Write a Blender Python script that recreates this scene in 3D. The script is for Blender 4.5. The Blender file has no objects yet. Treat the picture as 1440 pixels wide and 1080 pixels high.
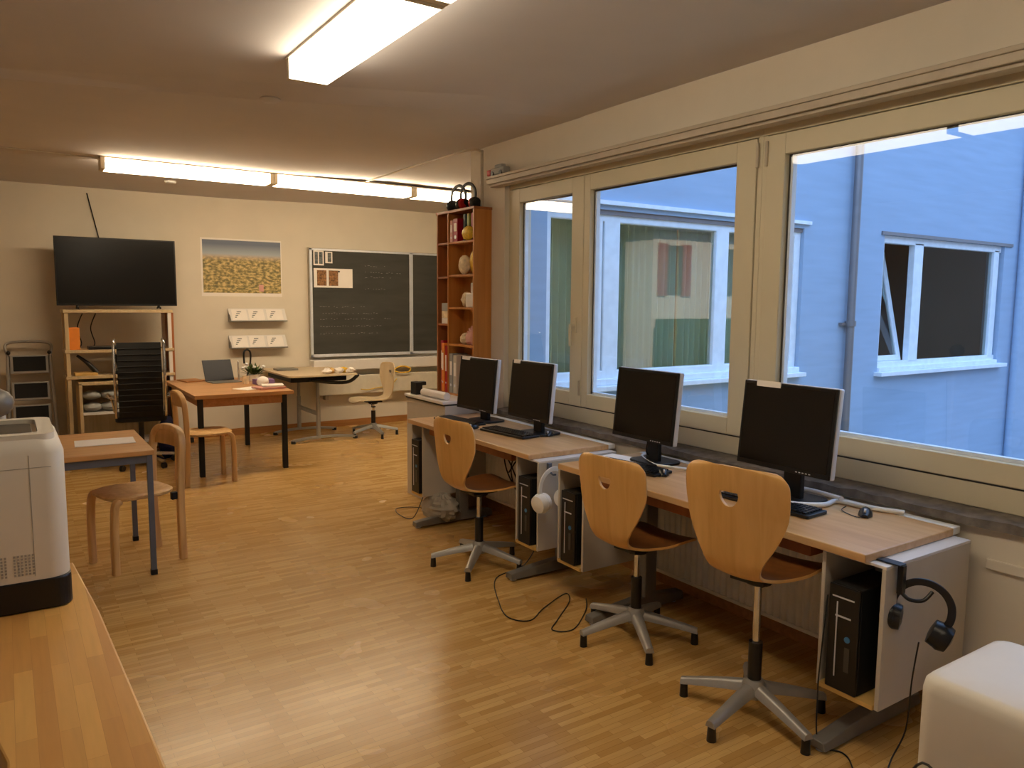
import bpy, bmesh, math, random
from mathutils import Vector, Matrix
random.seed(7)
S = bpy.context.scene
COL = S.collection
PI = math.pi

# ------------------------------------------------------------------ camera
cam_d = bpy.data.cameras.new('camera')
cam = bpy.data.objects.new('camera', cam_d); COL.objects.link(cam)
X = Vector((0.83416, -0.05212, 0.54904)); Y = Vector((-0.5517, -0.0932, 0.8288))
def unit(v): return v / v.length
v1 = Vector((4 - 720, 419 - 540, 0)); v2 = Vector((2350 - 720, 438 - 540, 0))
F = math.sqrt(-(v1.x * v2.x + v1.y * v2.y))
Y = unit(Vector((v1.x, v1.y, F))); X = Vector((v2.x, v2.y, F)); X = X - Y * (X.dot(Y)); X = unit(X)
Z = X.cross(Y)
if Z.y > 0: Z = -Z
# columns: camera right, up, back in world axes
M = Matrix(((X.x, -X.y, -X.z), (Y.x, -Y.y, -Y.z), (Z.x, -Z.y, -Z.z)))
cam.matrix_world = Matrix.Translation((0, 0, 1.6)) @ M.to_4x4()
cam_d.sensor_width = 36; cam_d.lens = 36 * F / 1440; cam_d.clip_start = 0.05; cam_d.clip_end = 200
S.camera = cam

# ------------------------------------------------------------------ sky, sun, exposure
w = bpy.data.worlds.new('sky'); S.world = w; w.use_nodes = True
bg = w.node_tree.nodes['Background']
bg.inputs[0].default_value = (0.34, 0.57, 1.0, 1); bg.inputs[1].default_value = 2.45
sun = bpy.data.lights.new('sun', 'SUN'); sun.energy = 8.0; sun.angle = 0.01; sun.color = (1, .88, .7)
sun_o = bpy.data.objects.new('sun', sun); COL.objects.link(sun_o)
sun_o.rotation_euler = Vector((.6, -.8, -.6)).to_track_quat('-Z', 'Y').to_euler()
S.view_settings.view_transform = 'Standard'; S.view_settings.look = 'None'
S.view_settings.gamma = 1; S.view_settings.use_curve_mapping = False
S.view_settings.exposure = 0.3
LAMP_E = 7.5

# ------------------------------------------------------------------ materials
def nodes(name):
    m = bpy.data.materials.new(name); m.use_nodes = True
    nt = m.node_tree; return m, nt, nt.nodes['Principled BSDF']
def lin(c):
    return tuple(((x / 12.92) if x <= .04045 else ((x + .055) / 1.055) ** 2.4) for x in c)
def pm(name, c, rough=.5, metal=0, noise=.06, scale=12, bump=0.0, stretch=(1, 1, 1), spec=.5, trans=0):
    """principled material with a soft procedural tone variation; c in sRGB 0..1"""
    m, nt, b = nodes(name)
    N = nt.nodes; L = nt.links
    tc = N.new('ShaderNodeTexCoord'); mp = N.new('ShaderNodeMapping'); mp.inputs[3].default_value = stretch
    nz = N.new('ShaderNodeTexNoise'); nz.inputs['Scale'].default_value = scale; nz.inputs['Detail'].default_value = 3
    L.new(tc.outputs['Object'], mp.inputs[0]); L.new(mp.outputs[0], nz.inputs[0])
    r = N.new('ShaderNodeValToRGB'); c = lin(c)
    r.color_ramp.elements[0].position = .3; r.color_ramp.elements[1].position = .7
    r.color_ramp.elements[0].color = tuple(x * (1 - noise) for x in c) + (1,)
    r.color_ramp.elements[1].color = tuple(min(1, x * (1 + noise)) for x in c) + (1,)
    L.new(nz.outputs[0], r.inputs[0]); L.new(r.outputs[0], b.inputs['Base Color'])
    b.inputs['Roughness'].default_value = rough; b.inputs['Metallic'].default_value = metal
    b.inputs['Specular IOR Level'].default_value = spec
    if trans: b.inputs['Transmission Weight'].default_value = trans
    if bump:
        bp = N.new('ShaderNodeBump'); bp.inputs['Strength'].default_value = bump; bp.inputs['Distance'].default_value = .01
        L.new(nz.outputs[0], bp.inputs['Height']); L.new(bp.outputs[0], b.inputs['Normal'])
    return m
def staves(name, c1, c2, mortar, bw, rh, rough, rot=0, msize=.002, offs=.5, grain=.12, bump=.1, spec=.5, tone=0):
    """wood laid in staves, every stave of its own tone"""
    m, nt, b = nodes(name); N = nt.nodes; L = nt.links
    tc = N.new('ShaderNodeTexCoord'); mp = N.new('ShaderNodeMapping'); mp.inputs[2].default_value = (0, 0, rot)
    L.new(tc.outputs['Object'], mp.inputs[0])
    br = N.new('ShaderNodeTexBrick'); br.offset = offs; br.offset_frequency = 2
    br.inputs['Scale'].default_value = 1; br.inputs['Brick Width'].default_value = bw; br.inputs['Row Height'].default_value = rh
    br.inputs['Mortar Size'].default_value = msize; br.inputs['Mortar Smooth'].default_value = .3
    br.inputs['Color1'].default_value = lin(c1) + (1,); br.inputs['Color2'].default_value = lin(c2) + (1,); br.inputs['Mortar'].default_value = lin(mortar) + (1,)
    L.new(mp.outputs[0], br.inputs[0])
    mp2 = N.new('ShaderNodeMapping'); mp2.inputs[3].default_value = (3, 40, 3); L.new(mp.outputs[0], mp2.inputs[0])
    nz = N.new('ShaderNodeTexNoise'); nz.inputs['Scale'].default_value = 2.5; nz.inputs['Detail'].default_value = 5
    L.new(mp2.outputs[0], nz.inputs[0])
    mx = N.new('ShaderNodeMix'); mx.data_type = 'RGBA'; mx.blend_type = 'MULTIPLY'
    rr = N.new('ShaderNodeMapRange'); rr.inputs['To Min'].default_value = 1 - grain; rr.inputs['To Max'].default_value = 1 + grain
    L.new(nz.outputs[0], rr.inputs[0])
    mx.inputs['Factor'].default_value = 1
    L.new(br.outputs['Color'], mx.inputs['A']); L.new(rr.outputs[0], mx.inputs['B'])
    out = mx.outputs['Result']
    nb = N.new('ShaderNodeTexNoise'); nb.inputs['Scale'].default_value = 1.7; nb.inputs['Detail'].default_value = 3
    L.new(tc.outputs['Object'], nb.inputs[0])
    rb = N.new('ShaderNodeMapRange'); rb.inputs['To Min'].default_value = rough - .07; rb.inputs['To Max'].default_value = rough + .1
    L.new(nb.outputs[0], rb.inputs[0]); L.new(rb.outputs[0], b.inputs['Roughness'])
    L.new(out, b.inputs['Base Color']); b.inputs['Specular IOR Level'].default_value = spec
    bp = N.new('ShaderNodeBump'); bp.inputs['Strength'].default_value = bump; bp.inputs['Distance'].default_value = .003
    L.new(br.outputs['Fac'], bp.inputs['Height']); bp.invert = True
    L.new(bp.outputs[0], b.inputs['Normal'])
    return m
def wood(name, c1, c2, rough=.4, along='z', sc=6, spec=.5):
    m, nt, b = nodes(name); N = nt.nodes; L = nt.links
    tc = N.new('ShaderNodeTexCoord'); mp = N.new('ShaderNodeMapping')
    st = {'x': (.12, 1.6, 1.6), 'y': (1.6, .12, 1.6), 'z': (1.6, 1.6, .12)}[along]
    mp.inputs[3].default_value = st
    L.new(tc.outputs['Object'], mp.inputs[0])
    nz = N.new('ShaderNodeTexNoise'); nz.inputs['Scale'].default_value = sc * 3; nz.inputs['Detail'].default_value = 6; nz.inputs['Distortion'].default_value = .6
    L.new(mp.outputs[0], nz.inputs[0])
    r = N.new('ShaderNodeValToRGB'); r.color_ramp.elements[0].position = .32; r.color_ramp.elements[1].position = .7
    r.color_ramp.elements[0].color = lin(c1) + (1,); r.color_ramp.elements[1].color = lin(c2) + (1,)
    L.new(nz.outputs[0], r.inputs[0]); L.new(r.outputs[0], b.inputs['Base Color'])
    b.inputs['Roughness'].default_value = rough; b.inputs['Specular IOR Level'].default_value = spec
    return m
def emit(name, c, e):
    m, nt, b = nodes(name)
    b.inputs['Base Color'].default_value = (.9, .9, .85, 1)
    b.inputs['Emission Color'].default_value = tuple(c) + (1,); b.inputs['Emission Strength'].default_value = e
    N = nt.nodes; L = nt.links
    tc = N.new('ShaderNodeTexCoord'); nz = N.new('ShaderNodeTexNoise'); nz.inputs['Scale'].default_value = 30
    L.new(tc.outputs['Object'], nz.inputs[0])
    r = N.new('ShaderNodeMapRange'); r.inputs['To Min'].default_value = e * .95; r.inputs['To Max'].default_value = e * 1.05
    L.new(nz.outputs[0], r.inputs[0]); L.new(r.outputs[0], b.inputs['Emission Strength'])
    return m
def glass(name, tint=(1, 1, 1), k=2.0, ior=1.5):
    m = bpy.data.materials.new(name); m.use_nodes = True; nt = m.node_tree; N = nt.nodes; L = nt.links
    N.clear()
    o = N.new('ShaderNodeOutputMaterial'); mix = N.new('ShaderNodeMixShader'); t = N.new('ShaderNodeBsdfTransparent'); g = N.new('ShaderNodeBsdfGlossy')
    t.inputs[0].default_value = tuple(tint) + (1,); g.inputs['Roughness'].default_value = .0
    f = N.new('ShaderNodeFresnel'); f.inputs[0].default_value = ior
    mm = N.new('ShaderNodeMath'); mm.operation = 'MULTIPLY'; mm.use_clamp = True; mm.inputs[1].default_value = k
    ge = N.new('ShaderNodeNewGeometry'); inv = N.new('ShaderNodeMath'); inv.operation = 'SUBTRACT'; inv.inputs[0].default_value = 1
    fm = N.new('ShaderNodeMath'); fm.operation = 'MULTIPLY'      # light leaving the back of a thin pane does not reflect again
    L.new(ge.outputs['Backfacing'], inv.inputs[1]); L.new(f.outputs[0], fm.inputs[0]); L.new(inv.outputs[0], fm.inputs[1])
    L.new(fm.outputs[0], mm.inputs[0]); L.new(mm.outputs[0], mix.inputs[0]); L.new(t.outputs[0], mix.inputs[1]); L.new(g.outputs[0], mix.inputs[2])
    L.new(mix.outputs[0], o.inputs[0]); return m
MAT = dict(
    wall=pm('warm_white_plaster', (.88, .84, .77), .9, noise=.03, scale=3, bump=.03),
    ceil=pm('ceiling_plaster', (.82, .80, .80), .92, noise=.03, scale=2),
    floor=staves('strip_parquet', (.84, .68, .42), (.73, .56, .31), (.60, .44, .22), .21, .029, .24, .0, .0007, .37, .14, .03),
    base=wood('baseboard_wood', (.62, .42, .22), (.72, .50, .28), .45, 'x'),
    counter=staves('butcher_block', (.88, .68, .38), (.79, .57, .30), (.74, .52, .26), .27, .030, .33, PI / 2, .0003, .41, .12, .02),
    frame=pm('cream_window_paint', (.82, .78, .67), .45, noise=.02, scale=4),
    gasket=pm('white_glazing_bead', (.90, .94, .98), .4),
    darkgap=pm('dark_seal', (.16, .14, .13), .6),
    sill=pm('worn_slate_sill', (.42, .39, .36), .75, noise=.35, scale=18, bump=.6),
    rad=pm('radiator_enamel', (.86, .83, .76), .4),
    facade=pm('grey_render', (.62, .70, .79), .9, noise=.05, scale=5, bump=.2, stretch=(.3, 1, 3)),
    fwhite=pm('outdoor_white_frame', (.92, .94, .96), .4),
    zinc=pm('zinc_pipe', (.52, .50, .50), .45, .4),
    curtain=pm('pale_green_curtain', (.88, .92, .86), .9),
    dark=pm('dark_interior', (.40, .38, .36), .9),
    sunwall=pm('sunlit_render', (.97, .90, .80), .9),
    shutter=pm('red_shutter', (.75, .35, .30), .7),
    desk=wood('beech_desk_top', (.79, .61, .41), (.86, .70, .50), .33, 'y'),
    deskend=wood('desk_apron_wood', (.66, .43, .22), (.74, .50, .28), .45, 'y'),
    chair=wood('bent_beech_plywood', (.82, .62, .34), (.88, .69, .42), .3, 'z', 5),
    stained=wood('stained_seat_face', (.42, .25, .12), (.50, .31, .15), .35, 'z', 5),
    paleply=wood('pale_plywood', (.84, .75, .60), (.88, .80, .66), .4, 'z', 5),
    beech=wood('beech_frame_wood', (.82, .64, .41), (.90, .74, .51), .4, 'z'),
    lam=pm('grey_white_laminate', (.78, .745, .69), .4, noise=.02),
    lamw=pm('white_laminate', (.90, .88, .86), .35, noise=.02),
    black=pm('black_plastic', (.07, .07, .075), .35),
    blackm=pm('matt_black', (.05, .05, .05), .65),
    screen=pm('dark_screen', (.055, .052, .05), .22, noise=.02),
    silver=pm('silver_plastic', (.86, .87, .90), .35, .25),
    alu=pm('grey_cast_aluminium', (.66, .65, .63), .42, .5),
    chrome=pm('chrome', (.85, .85, .85), .15, 1),
    greyfoot=pm('grey_steel_foot', (.50, .49, .47), .45, .3),
    steel=pm('blue_grey_steel', (.40, .43, .50), .45, .3),
    white=pm('white_paint', (.93, .93, .92), .5, noise=.02),
    paper=pm('paper', (.96, .93, .90), .8, noise=.02),
    mfp=pm('ivory_printer_plastic', (.90, .87, .81), .42, noise=.015),
    tray=pm('dark_grey_tray', (.30, .29, .27), .4),
    vent=pm('vent_grey', (.66, .64, .60), .6),
    board=pm('chalkboard_slate', (.25, .25, .23), .7, noise=.22, scale=3, stretch=(.6, 1, 3)),
    case=wood('bookcase_veneer', (.70, .44, .18), (.80, .55, .28), .4, 'z', 3),
    caseR=wood('bookcase_front_edge', (.58, .34, .17), (.66, .40, .21), .45, 'z', 3),
    red=pm('red_binder', (.72, .10, .10), .5), crimson=pm('crimson_binder', (.62, .05, .16), .5),
    orange=pm('orange_binder', (.93, .55, .20), .5), pink=pm('pink_binder', (.84, .62, .58), .6),
    yellow=pm('yellow_plastic', (.90, .74, .22), .5, noise=.25, scale=40), teal=pm('dark_teal_cover', (.10, .22, .23), .5),
    green=pm('green_cover', (.55, .60, .20), .5), grey=pm('grey_card', (.62, .62, .61), .6),
    fluff=pm('cream_fabric', (.90, .83, .70), .9, noise=.2, scale=30), leaf=pm('leaf_green', (.28, .36, .16), .6, noise=.3),
    purple=pm('purple_card', (.52, .42, .62), .6), blue=pm('navy_bag', (.07, .10, .30), .6),
    ownwood=wood('red_brown_table', (.74, .53, .33), (.82, .62, .41), .35, 'x'),
    tblwood=wood('school_table_top', (.80, .58, .34), (.86, .66, .42), .4, 'x'),
    bag=pm('crumpled_grey_plastic', (.70, .67, .61), .4, noise=.1, scale=20, bump=.4),
    glass=glass('window_glass'), fglass=glass('far_window_glass', (.80, .86, .84), 2.2, 1.5),
    tabletdark=pm('slate_blue_cover', (.09, .10, .15), .45), tan=pm('tan_bracket', (.86, .70, .40), .6),
    lampend=pm('lamp_end_cap', (.86, .80, .68), .5), rail=pm('grey_beige_rail', (.74, .69, .61), .5),
    shaderender=pm('shade_coloured_render', (.12, .125, .12), .9),  # near-black colour stands in for shade on the added buildings
    unit=wood('pale_shelf_wood', (.76, .66, .50), (.83, .74, .58), .45, 'z'),
    ground=pm('courtyard_concrete', (.5, .5, .5), .9, noise=.2),
    tantop=pm('tan_desk_laminate', (.82, .74, .62), .6, noise=.02),
    label=pm('blue_badge', (.25, .5, .7), .4), photo=pm('brown_photo', (.55, .38, .22), .6, noise=.7, scale=40),
    bwphoto=pm('grey_photo', (.40, .42, .42), .6, noise=.7, scale=40),
)
MAT['lampA'] = emit('fluorescent_diffuser_front', (1.0, .84, .61), LAMP_E)
MAT['lampB'] = emit('fluorescent_diffuser_back', (1.0, .79, .52), LAMP_E * 2.3)
# curtain: thin cloth that lets light through
nt = MAT['curtain'].node_tree; b = nt.nodes['Principled BSDF']; tr = nt.nodes.new('ShaderNodeBsdfTranslucent'); tr.inputs[0].default_value = (.74, .80, .72, 1)
ms = nt.nodes.new('ShaderNodeMixShader'); ms.inputs[0].default_value = .5
nt.links.new(b.outputs[0], ms.inputs[1]); nt.links.new(tr.outputs[0], ms.inputs[2]); nt.links.new(ms.outputs[0], nt.nodes['Material Output'].inputs[0])

# ------------------------------------------------------------------ mesh builder
class MB:
    def __init__(s): s.v = []; s.f = []
    def add(s, vs, fs, m=None):
        o = len(s.v)
        s.v += [tuple(m @ Vector(p)) if m is not None else tuple(p) for p in vs]
        s.f += [tuple(i + o for i in f) for f in fs]; return s
    def box(s, x0, x1, y0, y1, z0, z1, m=None):
        vs = [(x, y, z) for z in (z0, z1) for x, y in ((x0, y0), (x1, y0), (x1, y1), (x0, y1))]
        return s.add(vs, [(3, 2, 1, 0), (4, 5, 6, 7), (0, 1, 5, 4), (1, 2, 6, 5), (2, 3, 7, 6), (3, 0, 4, 7)], m)
    def ring_loft(s, rings, m=None, caps=True, closed=False):
        n = len(rings[0]); vs = [p for r in rings for p in r]; fs = []
        k = len(rings)
        for i in range(k if closed else k - 1):
            a = i * n; bb = ((i + 1) % k) * n
            for j in range(n): fs.append((a + j, a + (j + 1) % n, bb + (j + 1) % n, bb + j))
        if caps and not closed:
            fs.append(tuple(range(n))[::-1]); fs.append(tuple((k - 1) * n + j for j in range(n)))
        return s.add(vs, fs, m)
    def cyl(s, p0, p1, r0, r1=None, seg=16, m=None):
        r1 = r0 if r1 is None else r1
        p0 = Vector(p0); p1 = Vector(p1); d = (p1 - p0).normalized()
        a = d.cross(Vector((0, 0, 1)) if abs(d.z) < .9 else Vector((1, 0, 0))).normalized(); b_ = d.cross(a)
        rs = [[p + (a * math.cos(2 * PI * i / seg) + b_ * math.sin(2 * PI * i / seg)) * r for i in range(seg)] for p, r in ((p0, r0), (p1, r1))]
        return s.ring_loft(rs, m)
    def tube(s, pts, r, seg=8, sub=6, closed=False, m=None, flat=None, up=None):
        """smooth tube through points; r number or list; flat=(half_w, half_h) gives a rounded strap section"""
        P = [Vector(p) for p in pts]; n = len(P); R = r if isinstance(r, (list, tuple)) else [r] * n
        out = []; rr = []
        rng = range(n if closed else n - 1)
        for i in rng:
            if closed: a, b_, c, d = P[(i - 1) % n], P[i], P[(i + 1) % n], P[(i + 2) % n]; r0, r1 = R[i], R[(i + 1) % n]
            else: a, b_, c, d = P[max(i - 1, 0)], P[i], P[i + 1], P[min(i + 2, n - 1)]; r0, r1 = R[i], R[i + 1]
            for k in range(sub):
                t = k / sub
                out.append(.5 * ((2 * b_) + (c - a) * t + (2 * a - 5 * b_ + 4 * c - d) * t * t + (3 * b_ - a - 3 * c + d) * t ** 3)); rr.append(r0 + (r1 - r0) * t)
        if not closed: out.append(P[-1]); rr.append(R[-1])
        K = len(out); rings = []; prev = None
        for i, p in enumerate(out):
            if closed: d = (out[(i + 1) % K] - out[(i - 1) % K]).normalized()
            else: d = (out[min(i + 1, K - 1)] - out[max(i - 1, 0)]).normalized()
            if up is not None:
                a = d.cross(Vector(up)); a = a.normalized() if a.length > 1e-4 else (prev if prev else Vector((1, 0, 0)))
                if prev and a.dot(prev) < 0: a = -a
            elif prev is None: a = d.cross(Vector((0, 0, 1)) if abs(d.z) < .9 else Vector((1, 0, 0))).normalized()
            else:
                a = prev - d * prev.dot(d); a = a.normalized() if a.length > 1e-6 else prev
            prev = a; b_ = d.cross(a).normalized()
            if flat:
                hw, hh = flat; q = []
                for i2 in range(seg):
                    an = 2 * PI * i2 / seg; cx, sx = math.cos(an), math.sin(an)
                    e = .45
                    q.append(p + a * hw * math.copysign(abs(cx) ** e, cx) + b_ * hh * math.copysign(abs(sx) ** e, sx))
                rings.append(q)
            else: rings.append([p + (a * math.cos(2 * PI * j / seg) + b_ * math.sin(2 * PI * j / seg)) * rr[i] for j in range(seg)])
        return s.ring_loft(rings, m, True, closed)
    def lathe(s, prof, seg=24, m=None):
        rings = [[(r * math.cos(2 * PI * i / seg), r * math.sin(2 * PI * i / seg), z) for i in range(seg)] for r, z in prof]
        return s.ring_loft(rings, m)
    def prism(s, poly, z0, z1, m=None):
        return s.ring_loft([[(x, y, z0) for x, y in poly], [(x, y, z1) for x, y in poly]], m)
    def ball(s, c, r, sx=1, sy=1, sz=1, seg=14, rings=8, jit=0):
        R = []
        for i in range(rings + 1):
            t = PI * (i + .02) / (rings + .04); q = []
            for j in range(seg):
                k = 1 + random.uniform(-jit, jit)
                q.append((c[0] + r * sx * k * math.sin(t) * math.cos(2 * PI * j / seg), c[1] + r * sy * k * math.sin(t) * math.sin(2 * PI * j / seg), c[2] + r * sz * k * math.cos(t)))
            R.append(q)
        return s.ring_loft(R)
    def build(s, name, mat, parent=None, bevel=0, smooth=None, seg=2, loc=None, rot=None):
        me = bpy.data.meshes.new(name); me.from_pydata(s.v, [], s.f); me.update()
        bm = bmesh.new(); bm.from_mesh(me); bmesh.ops.recalc_face_normals(bm, faces=bm.faces); bm.to_mesh(me); bm.free()
        me.materials.append(MAT[mat] if isinstance(mat, str) else mat)
        if smooth is not None:
            me.polygons.foreach_set('use_smooth', [True] * len(me.polygons)); me.set_sharp_from_angle(angle=math.radians(smooth))
        o = bpy.data.objects.new(name, me); COL.objects.link(o)
        if parent: o.parent = parent
        if loc: o.location = loc
        if rot: o.rotation_euler = rot
        if bevel:
            md = o.modifiers.new('bevel', 'BEVEL'); md.width = bevel; md.segments = seg; md.limit_method = 'ANGLE'; md.angle_limit = math.radians(40)
        return o
def rrect(hx, hy, r, n=5, cx=0, cy=0):
    p = []
    for qx, qy, a0 in ((1, 1, 0), (-1, 1, 90), (-1, -1, 180), (1, -1, 270)):
        for i in range(n + 1):
            a = math.radians(a0 + 90 * i / n); p.append((cx + qx * (hx - r) + r * math.cos(a), cy + qy * (hy - r) + r * math.sin(a)))
    return p
def RZ(a): return Matrix.Rotation(a, 4, 'Z')
def RX(a): return Matrix.Rotation(a, 4, 'X')
def RY(a): return Matrix.Rotation(a, 4, 'Y')
def T(*p): return Matrix.Translation(p)
def tag(o, label, cat, group=None, kind=None):
    if label: o['label'] = label
    if cat: o['category'] = cat
    if group: o['group'] = group
    if kind: o['kind'] = kind
    return o
def thing(name, label, cat, loc=(0, 0, 0), rz=0, group=None):
    o = bpy.data.objects.new(name, None); COL.objects.link(o); o.location = loc; o.rotation_euler = (0, 0, rz); o.empty_display_size = .1
    return tag(o, label, cat, group)
def struct(o): o['kind'] = 'structure'; return o
def dup(o, parent=None):
    c = o.copy(); COL.objects.link(c); c.parent = parent
    for ch in list(o.children): dup(ch, c)
    return c
def place(o, loc, rz, label, group=None):
    o.location = loc; o.rotation_euler = (0, 0, rz); o['label'] = label
    if group: o['group'] = group
    return o

# ================================================================== ROOM SHELL
WX = 3.16          # inner face of the window wall
struct(MB().box(-2.2, 8.2, -2.2, 9.4, -.12, 0).build('floor', 'floor'))
# ceiling: two levels with a shallow slanted face between them
near = [(-2.2, 5.9), (.05, 4.92), (1.36, 4.35), (2.39, 3.92), (3.3, 3.55)]
far = [(-2.2, 6.0), (.05, 5.02), (1.31, 4.66), (2.26, 4.25), (3.3, 3.95)]
c = MB(); zn, zf = 2.79, 2.76
vs = [(x, -2.2, zn) for x, y in near] + [(x, y, zn) for x, y in near] + [(x, y, zf) for x, y in far] + [(x, 9.4, zf) for x, y in far]
fs = [(r * 5 + i, r * 5 + i + 1, r * 5 + 5 + i + 1, r * 5 + 5 + i) for r in range(3) for i in range(4)]
vs += [(3.3, 5.2, zf), (8.2, 5.2, zf), (8.2, 9.4, zf), (3.3, 9.4, zf)]; fs.append((20, 21, 22, 23))
vs = [(x, y, z + .027 if (x > 3.2 and x < 4 and abs(z - zf) < 1e-6) else z) for x, y, z in vs]
c.add(vs, fs); c.build('ceiling', 'ceil')['kind'] = 'structure'
struct(MB().box(-2.4, 3.42, -2.4, 5.3, 2.86, 3.0).box(-2.4, 8.4, 5.3, 9.6, 2.86, 3.0).build('trim_1', 'facade'))   # roof slab
wr = MB().box(3.10, 3.40, -2.2, 5.38, -.1, .752).box(WX, 3.40, -2.2, 5.38, 2.47, 2.9)
wr.box(WX, 3.40, 4.88, 5.38, .752, 2.47).box(WX, 3.40, -2.2, -.62, .752, 2.47)
struct(wr.build('wall_right', 'wall'))
struct(MB().box(-2.2, 8.2, 9.3, 9.55, -.1, 2.9).build('wall_back', 'wall'))
struct(MB().box(-2.4, -2.2, -2.2, 9.55, -.1, 2.9).build('wall_left', 'wall'))
struct(MB().box(-2.4, 3.4, -2.4, -2.2, -.1, 2.9).build('wall_front', 'wall'))
struct(MB().box(8.0, 8.2, 5.38, 9.4, -.1, 2.9).build('wall_end', 'wall'))
# baseboards
struct(MB().box(-2.2, 8.0, 9.28, 9.30, 0, .08).build('baseboard_back', 'base'))
struct(MB().box(3.08, 3.10, -2.2, 5.38, 0, .085).build('baseboard_right', 'base'))
# window sill of worn stone, with a ragged front edge
sl = MB(); n = 70
ys = [-.6 + 5.48 * i / n for i in range(n + 1)]
rg = [[(3.07 + random.uniform(-.006, .012), y, .757), (3.07 + random.uniform(-.006, .016), y, .79 + random.uniform(-.006, .004)), (3.22, y, .80), (3.22, y, .757)] for y in ys]
sl.ring_loft(rg); struct(sl.build('trim_2', 'sill', smooth=50))
# curtain ledge above the windows
lg = MB().box(3.05, WX, -2.1, 4.98, 2.505, 2.525).box(3.06, 3.075, -2.1, 4.98, 2.47, 2.505).box(3.085, WX, -2.1, 4.98, 2.455, 2.505)
struct(lg.build('trim_3', 'rail', bevel=.003))
# skirting pipe on the lower wall
struct(MB().box(3.085, 3.10, -2.2, 1.36, .60, .64).build('trim_4', 'wall', bevel=.004))
# vertical pipe at wall end and its cover strip
struct(MB().cyl((3.135, 5.17, .8), (3.135, 5.17, 2.76), .012).build('trim_5', 'rail', smooth=40))

# ---- windows: outer frame + three sashes
def sash(win, y0, y1, g0, g1, handle=None):
    """sash of outer extent y0..y1, glass g0..g1"""
    x0, x1 = 3.195, 3.26
    zb, zt = .905, 2.425; gb, gt = .996, 2.325
    f = MB().box(x0, x1, y0, g0, zb, zt).box(x0, x1, g1, y1, zb, zt).box(x0, x1, g0, g1, zb, gb).box(x0, x1, g0, g1, gt, zt)
    fo = f.build('sash', 'frame', win, bevel=.004)
    be = MB(); t = .022
    be.box(3.232, 3.262, g0 - .001, g0 + t, gb, gt).box(3.232, 3.262, g1 - t, g1 + .001, gb, gt).box(3.232, 3.262, g0, g1, gb - .001, gb + t * .7).box(3.232, 3.262, g0, g1, gt - t * .3, gt)
    be.build('glazing_bead', 'gasket', fo)
    sp = MB(); t = .009
    sp.box(3.2295, 3.2315, g0 + .001, g0 + t, gb + .001, gt - .001).box(3.2295, 3.2315, g1 - t, g1 - .001, gb + .001, gt - .001).box(3.2295, 3.2315, g0 + .001, g1 - .001, gt - .012, gt - .001)
    sp.build('dark_spacer', 'darkgap', fo)
    MB().box(3.225, 3.229, g0 + .001, g1 - .001, gb + .001, gt - .001).build('pane', 'glass', fo)
    return fo
def window(n, y0, y1, sashes):
    w_ = thing('window_%d' % n, None, None, (0, 0, 0)); w_['kind'] = 'structure'
    f = MB().box(3.20, 3.30, y0, y1, .80, .902).box(3.20, 3.30, y0, y1, 2.43, 2.475)
    ed = [y0, y0 + .04]
    f.box(3.20, 3.30, y0, y0 + .03, .902, 2.43).box(3.20, 3.30, y1 - .03, y1, .902, 2.43)
    f.build('window_frame', 'frame', w_, bevel=.004)
    # thin dark joint between frame and sash
    MB().box(3.199, 3.205, y0 + .03, y1 - .03, .898, .905).build('dark_joint', 'darkgap', w_)
    out = []
    for s_ in sashes: out.append(sash(w_, *s_))
    return w_, out
win1, s1 = window(1, 2.575, 4.88, [(3.985, 4.85, 4.11, 4.735), (2.61, 3.98, 2.735, 3.92)])
win2, s2 = window(2, .80, 2.575, [(.83, 2.545, .97, 2.44)])
win3, s3 = window(3, -.62, .80, [(-.59, .77, -.45, .64)])
hd = MB().box(3.183, 3.196, 4.035, 4.065, 1.40, 1.50).cyl((3.19, 4.05, 1.45), (3.15, 4.05, 1.45), .009).tube([(3.15, 4.05, 1.455), (3.148, 4.05, 1.40), (3.152, 4.05, 1.31)], .011, 8)
hd.build('window_handle', 'frame', s1[0], smooth=50)
for y in (2.60, 2.545):
    MB().cyl((3.19, y, 2.28), (3.19, y, 2.40), .008).build('hinge', 'rail', win2, smooth=40)
MB().cyl((3.19, 4.0, .98), (3.19, 4.0, 1.08), .007).build('hinge', 'rail', win1, smooth=40)

# ---- courtyard wing seen through the windows
FY = 5.15
wing = MB()
def wall_with_holes(mb, x0, x1, z0, z1, holes, ya, yb):
    xs = sorted(holes); cur = x0
    for (a, b_, c_, d) in xs:
        mb.box(cur, a, ya, yb, z0, z1); mb.box(a, b_, ya, yb, z0, c_); mb.box(a, b_, ya, yb, d, z1); cur = b_
    mb.box(cur, x1, ya, yb, z0, z1)
wall_with_holes(wing, 3.40, 16, -3, 5.6, [(3.75, 7.12, .86, 2.40), (8.62, 11.55, .80, 2.42)], FY, FY + .23)
struct(wing.build('wall_courtyard', 'facade'))
struct(MB().box(3.40, 50, -18, FY, -3.1, -3.0).build('trim_6', 'ground'))
struct(MB().box(3.45, 7.2, FY - .035, FY, 2.44, 2.475).build('trim_7', 'fwhite'))
struct(MB().box(8.55, 11.75, FY - .02, FY, 2.415, 2.455).build('trim_8', 'zinc'))
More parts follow.
